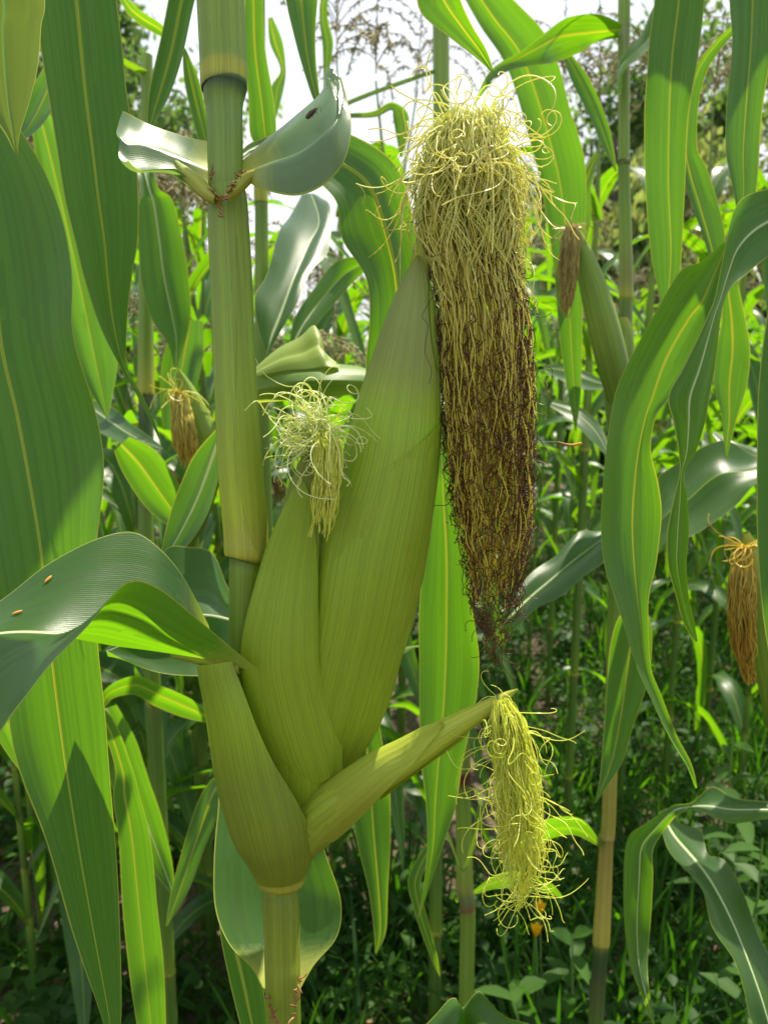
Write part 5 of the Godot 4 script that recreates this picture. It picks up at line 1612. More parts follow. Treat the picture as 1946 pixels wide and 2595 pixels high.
	blade(o, from_stalk(turned([
		[v(0.2971, 1.199, -1), v(0.2912, 1.1863, -0.977), v(0.2825, 1.1712, -0.9434)],
		[v(0.2636, 1.1802, -0.9758), v(0.2561, 1.171, -0.9536), v(0.2509, 1.1569, -0.9099)],
		[v(0.2323, 1.1835, -0.9561), v(0.2203, 1.1575, -0.9202), v(0.2239, 1.1516, -0.8782)],
		[v(0.2004, 1.1587, -0.9307), v(0.1894, 1.141, -0.8965), v(0.1948, 1.1363, -0.8548)],
		[v(0.1637, 1.1456, -0.8974), v(0.1596, 1.1249, -0.8728), v(0.1643, 1.1257, -0.8424)],
		[v(0.135, 1.1204, -0.8617), v(0.136, 1.1112, -0.8497), v(0.1363, 1.1071, -0.8183)],
		[v(0.124, 1.0781, -0.8838), v(0.1243, 1.0779, -0.8838), v(0.1245, 1.0781, -0.8838)]]), v(0.088, 1.0181, -0.9125)), {"half": 10, "rib_mat": M.rib_pale, "tones": M.leaf, "rib": 0.004})
	# the slender stalk with a brown-silked ear
	o = plant("slender corn stalk with a short brown-silked ear and twisted top leaf", v(0.2631, 0.5634, -0.8718))
	stem(o, stalk_to_ground([[v(0.2929, 2.0364, -1.1484), 0.005, GREEN], [v(0.2929, 1.8481, -1.1105), 0.0068, PALE], [v(0.2924, 1.7844, -1.0976), 0.0074, PALE], [v(0.2924, 1.7733, -1.0954), 0.0072, Color(0.33, 0.38, 0.14)], [v(0.2924, 1.6293, -1.0664), 0.0068, PALE], [v(0.2924, 1.6216, -1.0648), 0.0084, Color(0.16, 0.20, 0.05)], [v(0.2924, 1.6144, -1.0634), 0.0070, GREEN], [v(0.2941, 1.538, -1.0479), 0.0078, PALE],
		[v(0.2952, 1.4826, -1.0368), 0.0084, Color(0.34, 0.36, 0.09)], [v(0.2952, 1.4604, -1.0323), 0.0086, YELLOW], [v(0.2946, 1.4521, -1.0306), 0.0080, GREEN], [v(0.2935, 1.4161, -1.0234), 0.0092, Color(0.25, 0.30, 0.09)], [v(0.2918, 1.3386, -1.0077), 0.0100, GREEN], [v(0.2884, 1.2832, -0.9966), 0.0088, GREEN], [v(0.2828, 1.1503, -0.9698), 0.0082, GREEN], [v(0.2782, 0.9841, -0.9363), 0.0085, PALE],
		[v(0.2754, 0.8789, -0.9151), 0.0084, Color(0.44, 0.41, 0.09)], [v(0.2759, 0.8178, -0.9129), 0.0086, Color(0.46, 0.42, 0.09)], [v(0.2736, 0.8055, -0.9104), 0.0096, Color(0.44, 0.36, 0.08)], [v(0.2736, 0.7999, -0.9093), 0.0084, Color(0.38, 0.31, 0.07)], [v(0.2696, 0.7227, -0.8938), 0.0098, Color(0.50, 0.43, 0.09)], [v(0.2673, 0.6807, -0.8853), 0.0104, Color(0.50, 0.45, 0.08)], [v(0.2668, 0.6712, -0.8834), 0.0092, DEEP], [v(0.2665, 0.6256, -0.8844), 0.0092, Color(0.10, 0.14, 0.05)]], v(0.2631, 0.5634, -0.8718), 0.0095, GREEN))
	ear_of(o, [[v(0.2918, 1.3164, -1.0033), 0.013, GREEN], [v(0.2763, 1.3722, -0.9992), 0.0185, GREEN], [v(0.2603, 1.4265, -1), 0.0185, PALE], [v(0.2458, 1.4747, -1.0046), 0.0155, PALE], [v(0.2314, 1.5144, -1.0075), 0.010, PALE], [v(0.2226, 1.5367, -1.0069), 0.004, YELLOW]], v(0.2188, 1.5344, -1.0013),
		[v(0.2193, 1.5413, -1.0027), v(0.215, 1.5153, -0.9924), v(0.2128, 1.4837, -0.986), v(0.2107, 1.4311, -0.9754)], [v(0.008, 0, 0), v(0.0125, 0, 0), v(0.0115, 0, 0), v(0.007, 0, 0)], [Color(0.75, 0.68, 0.28), Color(0.42, 0.28, 0.09), Color(0.76, 0.66, 0.20), Color(0.50, 0.34, 0.09)], 150, 62)
	husk_wrap(o, [[v(0.2873, 1.4327, -1.0267), 0.013, 60, 200, YELLOW], [v(0.2873, 1.4106, -1.0223), 0.0165, 20, 240, PALE], [v(0.2873, 1.3497, -1.01), 0.0190, -20, 280, GREEN], [v(0.2873, 1.2832, -0.9966), 0.013, -80, 280, GREEN], [v(0.2873, 1.25, -0.9899), 0.0095, -80, 280, GREEN]], "sheath", 5, 18)
	blade(o, [
		[v(0.2863, 1.7803, -1.0815), v(0.2861, 1.7756, -1.0857), v(0.285, 1.7695, -1.0946)],
		[v(0.2565, 1.7827, -1.0616), v(0.2563, 1.7699, -1.0794), v(0.2599, 1.7676, -1.1044)],
		[v(0.2272, 1.7758, -1.0398), v(0.2277, 1.7627, -1.0626), v(0.241, 1.7528, -1.0913)],
		[v(0.2036, 1.7662, -1.0276), v(0.2031, 1.7539, -1.0456), v(0.2085, 1.7344, -1.0671)],
		[v(0.1753, 1.7418, -1.0125), v(0.1772, 1.7361, -1.0216), v(0.1828, 1.721, -1.0338)],
		[v(0.1494, 1.7201, -0.9929), v(0.145, 1.7137, -0.9967), v(0.151, 1.7068, -1.0004)],
		[v(0.1253, 1.701, -0.9635), v(0.1203, 1.6936, -0.962), v(0.128, 1.6899, -0.9664)],
		[v(0.1074, 1.68, -0.944), v(0.1059, 1.6742, -0.9428), v(0.1094, 1.6689, -0.9417)],
		[v(0.0966, 1.6563, -0.9698), v(0.0969, 1.656, -0.9697), v(0.0971, 1.6563, -0.9698)]], {"half": 10, "ruffle": 0.04})
	blade(o, turned([
		[v(0.3443, 1.8491, -1.1005), v(0.3537, 1.8347, -1.0772), v(0.3523, 1.8167, -1.0327)],
		[v(0.3314, 1.8151, -1.0936), v(0.34, 1.8024, -1.0707), v(0.3407, 1.7858, -1.0265)],
		[v(0.323, 1.7976, -1.0901), v(0.3274, 1.7826, -1.0667), v(0.3223, 1.758, -1.0209)],
		[v(0.3113, 1.7702, -1.0846), v(0.3116, 1.7557, -1.0612), v(0.3034, 1.7338, -1.016)],
		[v(0.2922, 1.7515, -1.0808), v(0.294, 1.739, -1.0579), v(0.2887, 1.7204, -1.0133)],
		[v(0.2855, 1.734, -1.0773), v(0.2809, 1.7229, -1.0546), v(0.2714, 1.7045, -1.0101)],
		[v(0.2844, 1.7011, -1.0706), v(0.2798, 1.6923, -1.0485), v(0.2693, 1.6828, -1.0057)]]), {"half": 8, "ruffle": 0.04, "tones": M.leaf})
	blade(o, from_stalk([
		[v(0.0976, 1.896, -1.2486), v(0.1114, 1.9035, -1.2477), v(0.1297, 1.9109, -1.2396)],
		[v(0.1304, 1.8362, -1.2394), v(0.1478, 1.8469, -1.238), v(0.176, 1.8616, -1.2267)],
		[v(0.1613, 1.7924, -1.2319), v(0.1823, 1.8042, -1.2302), v(0.2148, 1.8199, -1.2169)],
		[v(0.1775, 1.7567, -1.2247), v(0.2007, 1.7643, -1.2221), v(0.2366, 1.7734, -1.2076)],
		[v(0.1941, 1.7018, -1.2133), v(0.2191, 1.7081, -1.2106), v(0.2522, 1.7142, -1.196)],
		[v(0.2116, 1.6379, -1.2006), v(0.237, 1.6426, -1.1975), v(0.2716, 1.6473, -1.1823)],
		[v(0.2235, 1.5729, -1.1855), v(0.2482, 1.5751, -1.1827), v(0.2728, 1.576, -1.1699)],
		[v(0.2344, 1.4921, -1.1671), v(0.253, 1.4928, -1.1649), v(0.271, 1.4929, -1.1553)],
		[v(0.2399, 1.4174, -1.1509), v(0.2553, 1.4181, -1.1491), v(0.2693, 1.4187, -1.1415)],
		[v(0.2515, 1.3368, -1.1325), v(0.2601, 1.3373, -1.1315), v(0.268, 1.338, -1.1273)],
		[v(0.2611, 1.2878, -1.1201), v(0.2617, 1.2878, -1.12), v(0.2622, 1.2878, -1.1197)]], v(0.2924, 1.9533, -1.1317)), {"half": 18, "ruffle": 0.06, "rib": 0.0022})
	blade(o, from_stalk([
		[v(0.229, 1.7624, -1.1424), v(0.2349, 1.7662, -1.1461), v(0.2402, 1.7693, -1.1474)],
		[v(0.2393, 1.7338, -1.1354), v(0.2499, 1.7403, -1.1416), v(0.2586, 1.745, -1.1438)],
		[v(0.2567, 1.6997, -1.1285), v(0.2677, 1.7053, -1.1345), v(0.2767, 1.7094, -1.1366)],
		[v(0.2736, 1.6637, -1.1218), v(0.2825, 1.6674, -1.1266), v(0.2906, 1.6703, -1.1282)],
		[v(0.2957, 1.62, -1.1151), v(0.297, 1.6205, -1.1158), v(0.2981, 1.6209, -1.116)]], v(0.2924, 1.7816, -1.0971)), {"half": 7})
	blade(o, from_stalk([
		[v(0.2285, 1.1748, -0.7259), v(0.2336, 1.175, -0.721), v(0.238, 1.1759, -0.7137)],
		[v(0.2165, 1.1481, -0.7295), v(0.2291, 1.1494, -0.7176), v(0.24, 1.1527, -0.7001)],
		[v(0.2103, 1.1217, -0.7269), v(0.2258, 1.1242, -0.7131), v(0.2384, 1.1293, -0.6926)],
		[v(0.2082, 1.0923, -0.7196), v(0.2215, 1.0951, -0.7069), v(0.2342, 1.1003, -0.6881)],
		[v(0.205, 1.0601, -0.709), v(0.2162, 1.0621, -0.6994), v(0.2247, 1.0665, -0.6854)],
		[v(0.2012, 1.0283, -0.6991), v(0.2092, 1.0291, -0.6921), v(0.2151, 1.0319, -0.6819)],
		[v(0.1971, 1.0045, -0.6887), v(0.1995, 1.0047, -0.686), v(0.202, 1.0054, -0.6822)],
		[v(0.1927, 0.9904, -0.6829), v(0.193, 0.9904, -0.6826), v(0.1933, 0.9905, -0.6821)]], v(0.2828, 1.1669, -0.9731)), {"half": 9})
	blade(o, [
		[v(0.2332, 1.367, -1.2136), v(0.2343, 1.3695, -1.2185), v(0.2353, 1.372, -1.2224)],
		[v(0.2459, 1.3555, -1.1585), v(0.2531, 1.3672, -1.1788), v(0.2584, 1.3757, -1.1944)],
		[v(0.2667, 1.3436, -1.1231), v(0.2767, 1.3568, -1.1464), v(0.2839, 1.3658, -1.1641)],
		[v(0.2883, 1.3441, -1.1011), v(0.2927, 1.3507, -1.1134), v(0.2963, 1.3563, -1.1231)],
		[v(0.3074, 1.3484, -1.11), v(0.308, 1.3495, -1.1122), v(0.3085, 1.3506, -1.114)]], {"half": 7, "tones": M.leaf})
	blade(o, [
		[v(0.2411, 1.3152, -1.2004), v(0.2446, 1.3196, -1.2089), v(0.2478, 1.3242, -1.2155)],
		[v(0.2621, 1.2999, -1.1604), v(0.2718, 1.3086, -1.1771), v(0.2793, 1.3155, -1.1894)],
		[v(0.2811, 1.2777, -1.1334), v(0.2965, 1.2846, -1.1521), v(0.308, 1.2897, -1.166)],
		[v(0.3076, 1.2518, -1.1205), v(0.31, 1.2523, -1.1233), v(0.3123, 1.253, -1.1254)]], {"half": 7, "rib_mat": M.rib_pale, "tones": M.leaf})
	blade(o, [
		[v(0.2968, 1.6687, -1.23), v(0.2993, 1.6671, -1.2276), v(0.3015, 1.6651, -1.224)],
		[v(0.2739, 1.6259, -1.2261), v(0.2814, 1.6227, -1.2197), v(0.288, 1.6188, -1.2098)],
		[v(0.2636, 1.5816, -1.2214), v(0.2771, 1.5782, -1.2117), v(0.2865, 1.5743, -1.1966)],
		[v(0.2584, 1.5236, -1.2066), v(0.2671, 1.5206, -1.1994), v(0.2748, 1.5173, -1.1883)],
		[v(0.2522, 1.4829, -1.1915), v(0.2538, 1.4823, -1.1901), v(0.2552, 1.4815, -1.188)]], {"half": 7})
	blade(o, from_stalk([
		[v(0.2637, 0.8075, -0.8979), v(0.2631, 0.8039, -0.9003), v(0.2623, 0.8008, -0.9021)],
		[v(0.2435, 0.8311, -0.9124), v(0.2428, 0.8109, -0.9237), v(0.2422, 0.7958, -0.9321)],
		[v(0.2139, 0.8168, -0.9383), v(0.2203, 0.7934, -0.9511), v(0.225, 0.7757, -0.9605)],
		[v(0.1865, 0.783, -0.9639), v(0.1959, 0.7643, -0.9756), v(0.2034, 0.7496, -0.984)],
		[v(0.1727, 0.732, -0.9852), v(0.1744, 0.7291, -0.9872), v(0.176, 0.7267, -0.9887)]], v(0.2736, 0.8055, -0.9104)), {"half": 7, "tones": M.leaf})
	# the plant beside the camera on the other side
	o = plant("near corn plant with bright backlit leaves and a twisted blue-green one", v(0.52, 0, -0.72))
	stem(o, [[v(0.52, 2.1, -0.72), 0.006, PALE], [v(0.52, 1.8, -0.72), 0.010, GREEN], [v(0.52, 1.5, -0.72), 0.0115, YELLOW], [v(0.52, 1.47, -0.72), 0.0105, DEEP], [v(0.52, 1.0, -0.72), 0.012, PALE], [v(0.52, 0.5, -0.72), 0.0125, YELLOW], [v(0.52, -0.02, -0.72), 0.013, GREEN]])
	blade(o, from_stalk([
		[v(0.2341, 1.726, -0.7876), v(0.2547, 1.7232, -0.7833), v(0.272, 1.7169, -0.7702)],
		[v(0.2333, 1.6953, -0.7813), v(0.2531, 1.692, -0.7769), v(0.2705, 1.6855, -0.764)],
		[v(0.2286, 1.6606, -0.7744), v(0.2488, 1.6569, -0.7699), v(0.2665, 1.6504, -0.7568)],
		[v(0.2272, 1.6383, -0.7696), v(0.2467, 1.6359, -0.7655), v(0.2639, 1.6309, -0.7532)],
		[v(0.2242, 1.5951, -0.7601), v(0.2446, 1.5936, -0.7566), v(0.2572, 1.5905, -0.7458)],
		[v(0.2247, 1.5378, -0.7479), v(0.2437, 1.5375, -0.7449), v(0.2547, 1.5359, -0.7354)],
		[v(0.2287, 1.4816, -0.7353), v(0.2458, 1.4813, -0.733), v(0.2524, 1.4805, -0.7255)],
		[v(0.2357, 1.4428, -0.7256), v(0.2431, 1.4424, -0.7241), v(0.2495, 1.4418, -0.7197)],
		[v(0.2404, 1.4094, -0.7164), v(0.2415, 1.4093, -0.7162), v(0.2425, 1.4093, -0.7155)]], v(0.52, 2.05, -0.72)), {"half": 20, "ruffle": 0.09, "tones": M.leaf, "rib": 0.0016})
	blade(o, from_stalk([
		[v(0.2781, 1.7014, -0.7279), v(0.3001, 1.7047, -0.7384), v(0.3238, 1.7045, -0.7408)],
		[v(0.2763, 1.6722, -0.7222), v(0.2982, 1.6753, -0.7323), v(0.3203, 1.6753, -0.7347)],
		[v(0.2778, 1.64, -0.7167), v(0.2968, 1.642, -0.7251), v(0.315, 1.6417, -0.727)],
		[v(0.2739, 1.5947, -0.708), v(0.293, 1.5956, -0.7154), v(0.3072, 1.5952, -0.7172)],
		[v(0.2733, 1.5548, -0.7003), v(0.2903, 1.556, -0.7073), v(0.3045, 1.5559, -0.7089)],
		[v(0.279, 1.525, -0.6955), v(0.2903, 1.5258, -0.7005), v(0.3013, 1.5258, -0.7017)],
		[v(0.2825, 1.5094, -0.6936), v(0.2889, 1.5095, -0.6964), v(0.2951, 1.5092, -0.697)],
		[v(0.2857, 1.4838, -0.6899), v(0.2866, 1.4838, -0.6903), v(0.2874, 1.4837, -0.6904)]], v(0.52, 1.98, -0.72)), {"half": 18, "ruffle": 0.05, "tones": M.leaf, "rib": 0.0014})
	blade(o, from_stalk([
		[v(0.2857, 1.5088, -0.5646), v(0.2784, 1.4897, -0.5526), v(0.2681, 1.4704, -0.5345)],
		[v(0.2493, 1.5011, -0.5631), v(0.2444, 1.4781, -0.5503), v(0.2396, 1.4557, -0.5315)],
		[v(0.2289, 1.4905, -0.561), v(0.2272, 1.4636, -0.5474), v(0.2237, 1.4427, -0.5289)],
		[v(0.2196, 1.4557, -0.5539), v(0.2198, 1.4462, -0.5439), v(0.2168, 1.437, -0.5277)],
		[v(0.2145, 1.4321, -0.5492), v(0.2148, 1.4299, -0.5406), v(0.2125, 1.4297, -0.5263)],
		[v(0.2093, 1.4192, -0.5466), v(0.2106, 1.4183, -0.5382), v(0.2093, 1.4184, -0.524)],
		[v(0.1943, 1.388, -0.5403), v(0.2021, 1.3881, -0.5322), v(0.2059, 1.3884, -0.5179)],
		[v(0.1844, 1.3688, -0.5364), v(0.1955, 1.3687, -0.5282), v(0.2027, 1.3701, -0.5142)],
		[v(0.1877, 1.352, -0.533), v(0.1946, 1.3524, -0.525), v(0.1998, 1.354, -0.511)],
		[v(0.191, 1.3329, -0.5292), v(0.1932, 1.3336, -0.5212), v(0.1935, 1.3356, -0.5073)],
		[v(0.1916, 1.3196, -0.5265), v(0.1899, 1.3202, -0.5185), v(0.186, 1.3229, -0.5047)],
		[v(0.1877, 1.3031, -0.5232), v(0.189, 1.3046, -0.5153), v(0.1883, 1.3071, -0.5015)],
		[v(0.1835, 1.2819, -0.5189), v(0.1875, 1.2837, -0.5111), v(0.1894, 1.2868, -0.4974)],
		[v(0.1841, 1.261, -0.5147), v(0.187, 1.2631, -0.5069), v(0.1877, 1.2667, -0.4934)],
		[v(0.1898, 1.2397, -0.5104), v(0.1908, 1.2422, -0.5027), v(0.1894, 1.2464, -0.4893)],
		[v(0.1943, 1.2238, -0.5072), v(0.1949, 1.2265, -0.4996), v(0.1929, 1.2311, -0.4862)],
		[v(0.2017, 1.2123, -0.5049), v(0.1988, 1.215, -0.4972), v(0.1936, 1.2201, -0.484)]], v(0.52, 1.62, -0.72)), {"half": 11, "ruffle": 0.02, "rib_mat": M.rib_pale, "tones": M.leaf, "rib": 0.0016})
	blade(o, from_stalk([
		[v(0.2612, 1.4811, -0.6284), v(0.2722, 1.4789, -0.6504), v(0.2729, 1.4748, -0.6496)],
		[v(0.2476, 1.4735, -0.6269), v(0.2602, 1.4738, -0.6494), v(0.2637, 1.4703, -0.6487)],
		[v(0.2324, 1.4612, -0.6244), v(0.2514, 1.4565, -0.6459), v(0.262, 1.4565, -0.6459)],
		[v(0.2168, 1.4552, -0.6232), v(0.2419, 1.4341, -0.6414), v(0.2553, 1.4341, -0.6414)],
		[v(0.2008, 1.4303, -0.6182), v(0.2311, 1.4207, -0.6387), v(0.2469, 1.4152, -0.6376)],
		[v(0.1839, 1.398, -0.6117), v(0.2145, 1.3921, -0.6329), v(0.2321, 1.3807, -0.6306)],
		[v(0.1717, 1.3708, -0.6062), v(0.2043, 1.3635, -0.6272), v(0.217, 1.3611, -0.6267)],
		[v(0.1666, 1.3505, -0.6021), v(0.1987, 1.3473, -0.6239), v(0.2072, 1.348, -0.624)],
		[v(0.1619, 1.3266, -0.5973), v(0.1935, 1.3232, -0.619), v(0.2019, 1.3232, -0.619)],
		[v(0.1595, 1.3027, -0.5925), v(0.1903, 1.2984, -0.614), v(0.2068, 1.2991, -0.6142)],
		[v(0.1588, 1.2728, -0.5864), v(0.1885, 1.2688, -0.6081), v(0.2107, 1.2736, -0.609)],
		[v(0.1619, 1.2429, -0.5804), v(0.1899, 1.2392, -0.6021), v(0.2075, 1.2399, -0.6022)],
		[v(0.169, 1.2193, -0.5756), v(0.1924, 1.2147, -0.5972), v(0.2012, 1.2157, -0.5974)],
		[v(0.1764, 1.1953, -0.5708), v(0.1952, 1.1896, -0.5921), v(0.2001, 1.192, -0.5926)],
		[v(0.1839, 1.1714, -0.566), v(0.1984, 1.163, -0.5867), v(0.2026, 1.1613, -0.5864)],
		[v(0.1951, 1.1472, -0.5611), v(0.2072, 1.1379, -0.5817), v(0.211, 1.1396, -0.582)],
		[v(0.2086, 1.1206, -0.5557), v(0.2191, 1.111, -0.5762), v(0.2216, 1.1121, -0.5765)],
		[v(0.2219, 1.099, -0.5514), v(0.2318, 1.0886, -0.5717), v(0.2332, 1.0897, -0.5719)],
		[v(0.2288, 1.0834, -0.5482), v(0.2374, 1.0716, -0.5683), v(0.2376, 1.0717, -0.5683)]], v(0.52, 1.56, -0.72)), {"half": 20, "ruffle": 0.06, "rib": 0.0024})
	blade(o, from_stalk([
		[v(0.4176, 1.3031, -0.8272), v(0.4002, 1.2933, -0.7946), v(0.383, 1.2802, -0.7613)],
		[v(0.3801, 1.2916, -0.8248), v(0.3573, 1.2817, -0.7923), v(0.35, 1.2738, -0.7601)],
		[v(0.3416, 1.3067, -0.8279), v(0.3247, 1.2769, -0.7913), v(0.33, 1.2546, -0.7562)],
		[v(0.291, 1.2801, -0.8225), v(0.2972, 1.2543, -0.7867), v(0.296, 1.229, -0.751)],
		[v(0.275, 1.2663, -0.8197), v(0.2759, 1.2401, -0.7839), v(0.2699, 1.2171, -0.7486)],
		[v(0.2652, 1.2249, -0.8114), v(0.2601, 1.2179, -0.7794), v(0.2547, 1.2077, -0.7467)],
		[v(0.2626, 1.1858, -0.8035), v(0.2533, 1.1934, -0.7744), v(0.2441, 1.2013, -0.7454)]], v(0.52, 1.36, -0.72)), {"half": 10, "ruffle": 0.04})
	blade(o, from_stalk([
		[v(0.2433, 1.4534, -0.5243), v(0.2509, 1.4525, -0.5222), v(0.2568, 1.4514, -0.517)],
		[v(0.2356, 1.4173, -0.5187), v(0.2484, 1.4164, -0.5157), v(0.256, 1.4156, -0.508)],
		[v(0.2313, 1.3789, -0.5123), v(0.2473, 1.3786, -0.5086), v(0.2567, 1.3786, -0.4993)],
		[v(0.2303, 1.3436, -0.5056), v(0.2468, 1.344, -0.5019), v(0.2574, 1.3451, -0.4921)],
		[v(0.2304, 1.2871, -0.4943), v(0.2474, 1.2883, -0.4907), v(0.2579, 1.2908, -0.4811)],
		[v(0.2324, 1.2503, -0.4863), v(0.2484, 1.2522, -0.4832), v(0.2578, 1.2555, -0.4745)],
		[v(0.2366, 1.2166, -0.4786), v(0.2505, 1.2189, -0.476), v(0.2583, 1.2227, -0.4688)],
		[v(0.2428, 1.1891, -0.4716), v(0.253, 1.1913, -0.4698), v(0.2585, 1.1947, -0.4646)],
		[v(0.2549, 1.164, -0.4629), v(0.2559, 1.1643, -0.4627), v(0.2567, 1.1647, -0.4622)]], v(0.52, 1.55, -0.72)), {"half": 10, "ruffle": 0.02})
	blade(o, from_stalk([
		[v(0.3154, 1.4668, -0.7909), v(0.3193, 1.4671, -0.7901), v(0.3273, 1.4675, -0.7868)],
		[v(0.3142, 1.4244, -0.7836), v(0.3231, 1.4249, -0.7824), v(0.3336, 1.4255, -0.777)],
		[v(0.3096, 1.3985, -0.7798), v(0.3243, 1.3979, -0.7778), v(0.3373, 1.3974, -0.7699)],
		[v(0.3074, 1.3664, -0.7733), v(0.3213, 1.3658, -0.7712), v(0.3343, 1.3654, -0.7636)],
		[v(0.3137, 1.3374, -0.765), v(0.3207, 1.3372, -0.764), v(0.3269, 1.3372, -0.7603)],
		[v(0.315, 1.3147, -0.7592), v(0.3182, 1.3145, -0.7587), v(0.3209, 1.3145, -0.757)],
		[v(0.3167, 1.2978, -0.7548), v(0.3171, 1.2978, -0.7548), v(0.3175, 1.2978, -0.7545)]], v(0.52, 1.58, -0.72)), {"half": 9})
	blade(o, [[v(0.52, 1.88, -0.73), v(0.52, 1.89, -0.74), v(0.52, 1.88, -0.75)], [v(0.44, 1.90, -0.72), v(0.45, 1.905, -0.76), v(0.46, 1.90, -0.80)], [v(0.36, 1.86, -0.74), v(0.37, 1.865, -0.79), v(0.38, 1.86, -0.84)], [v(0.29, 1.80, -0.77), v(0.30, 1.80, -0.81), v(0.31, 1.80, -0.85)], [v(0.24, 1.75, -0.81), v(0.24, 1.75, -0.82), v(0.25, 1.75, -0.83)]], {"half": 8})
	# a third on that side, farther in
	o = plant("corn plant with a gold-silked ear and shining low leaves above the weeds", v(0.66, 0, -0.92))
	stem(o, [[v(0.66, 2.0, -0.92), 0.006, PALE], [v(0.66, 1.6, -0.92), 0.010, GREEN], [v(0.66, 1.2, -0.92), 0.0125, YELLOW], [v(0.66, 1.17, -0.92), 0.0105, DEEP], [v(0.66, 0.6, -0.92), 0.0125, YELLOW], [v(0.66, -0.02, -0.92), 0.013, GREEN]])
	blade(o, from_stalk([
		[v(0.3124, 1.6105, -0.9175), v(0.3175, 1.6118, -0.9214), v(0.3285, 1.6133, -0.9226)],
		[v(0.3124, 1.5783, -0.9095), v(0.3218, 1.581, -0.9161), v(0.3395, 1.5848, -0.9184)],
		[v(0.3221, 1.5446, -0.9024), v(0.3316, 1.5476, -0.9095), v(0.351, 1.5532, -0.9123)],
		[v(0.3334, 1.5119, -0.8963), v(0.3412, 1.5142, -0.9025), v(0.3587, 1.5188, -0.9048)],
		[v(0.342, 1.4842, -0.8921), v(0.3482, 1.4854, -0.8959), v(0.3581, 1.4873, -0.8971)],
		[v(0.3519, 1.4494, -0.887), v(0.3531, 1.4496, -0.8875), v(0.3541, 1.4497, -0.8876)]], v(0.66, 1.8, -0.92)), {"half": 9})
	blade(o, turned([
		[v(0.3788, 1.3008, -0.9458), v(0.3815, 1.3022, -0.9498), v(0.3839, 1.3036, -0.953)],
		[v(0.3851, 1.2832, -0.9131), v(0.3949, 1.2886, -0.9277), v(0.4031, 1.2937, -0.9393)],
		[v(0.3933, 1.2734, -0.8763), v(0.4054, 1.2822, -0.8963), v(0.4148, 1.2889, -0.9121)],
		[v(0.4113, 1.2681, -0.8536), v(0.4238, 1.2774, -0.8751), v(0.4338, 1.2849, -0.892)]]), {"half": 7, "tones": M.leaf})
	blade(o, from_stalk([
		[v(0.2672, 0.948, -0.7149), v(0.276, 0.944, -0.7244), v(0.294, 0.938, -0.7355)],
		[v(0.2616, 0.953, -0.6926), v(0.2755, 0.945, -0.6997), v(0.306, 0.938, -0.7213)],
		[v(0.2579, 0.954, -0.6509), v(0.2835, 0.944, -0.6581), v(0.2999, 0.94, -0.6825)],
		[v(0.2665, 0.948, -0.6181), v(0.2885, 0.938, -0.6318), v(0.3175, 0.934, -0.6843)],
		[v(0.2653, 0.942, -0.5848), v(0.2904, 0.93, -0.6001), v(0.3128, 0.93, -0.6383)],
		[v(0.2745, 0.93, -0.5621), v(0.2911, 0.92, -0.5741), v(0.3115, 0.92, -0.5989)],
		[v(0.2766, 0.914, -0.5461), v(0.2931, 0.904, -0.5489), v(0.3196, 0.906, -0.579)],
		[v(0.2802, 0.894, -0.5355), v(0.2955, 0.885, -0.5324), v(0.3237, 0.888, -0.5605)],
		[v(0.2927, 0.87, -0.5146), v(0.2971, 0.865, -0.5155), v(0.2996, 0.87, -0.5146)]], v(0.3025, 0.9257, -0.7817)), {"half": 12, "ruffle": 0.10, "rib_mat": M.rib_pale, "rib": 0.0036, "tones": M.leaf})
	blade(o, from_stalk([
		[v(0.389, 0.9959, -0.6734), v(0.3838, 0.9945, -0.6629), v(0.368, 1.0042, -0.6343)],
		[v(0.3515, 0.993, -0.683), v(0.3428, 0.9934, -0.6678), v(0.3281, 1.0058, -0.6346)],
		[v(0.324, 0.9897, -0.6926), v(0.3154, 0.9906, -0.6723), v(0.2984, 1.0015, -0.6337)],
		[v(0.3038, 0.9993, -0.6945), v(0.2969, 0.9903, -0.6774), v(0.2854, 1.0001, -0.6437)],
		[v(0.2778, 0.9968, -0.6736), v(0.2778, 0.9931, -0.6728), v(0.2749, 0.9949, -0.663)],
		[v(0.2577, 0.9962, -0.6684), v(0.2597, 0.9918, -0.6675), v(0.2618, 0.9873, -0.6666)],
		[v(0.2268, 0.9946, -0.6426), v(0.2415, 0.9792, -0.6598), v(0.2531, 0.9714, -0.6685)],
		[v(0.209, 0.9887, -0.6312), v(0.2275, 0.966, -0.6521), v(0.2402, 0.9598, -0.6559)],
		[v(0.2047, 0.9589, -0.6251), v(0.2239, 0.9451, -0.6428), v(0.2398, 0.9347, -0.6509)],
		[v(0.2047, 0.917, -0.6167), v(0.2219, 0.9012, -0.6339), v(0.2365, 0.8923, -0.6423)],
		[v(0.2102, 0.8821, -0.6097), v(0.2208, 0.8747, -0.6184), v(0.2313, 0.8693, -0.6275)],
		[v(0.2197, 0.8569, -0.6046), v(0.2236, 0.8569, -0.6046), v(0.2268, 0.8588, -0.605)],
		[v(0.2392, 0.8055, -0.6146), v(0.2394, 0.8053, -0.6146), v(0.2396, 0.8055, -0.6146)]], v(0.66, 0.98, -0.92)), {"half": 10, "ruffle": 0.05, "rib_mat": M.rib_pale, "tones": M.leaf})
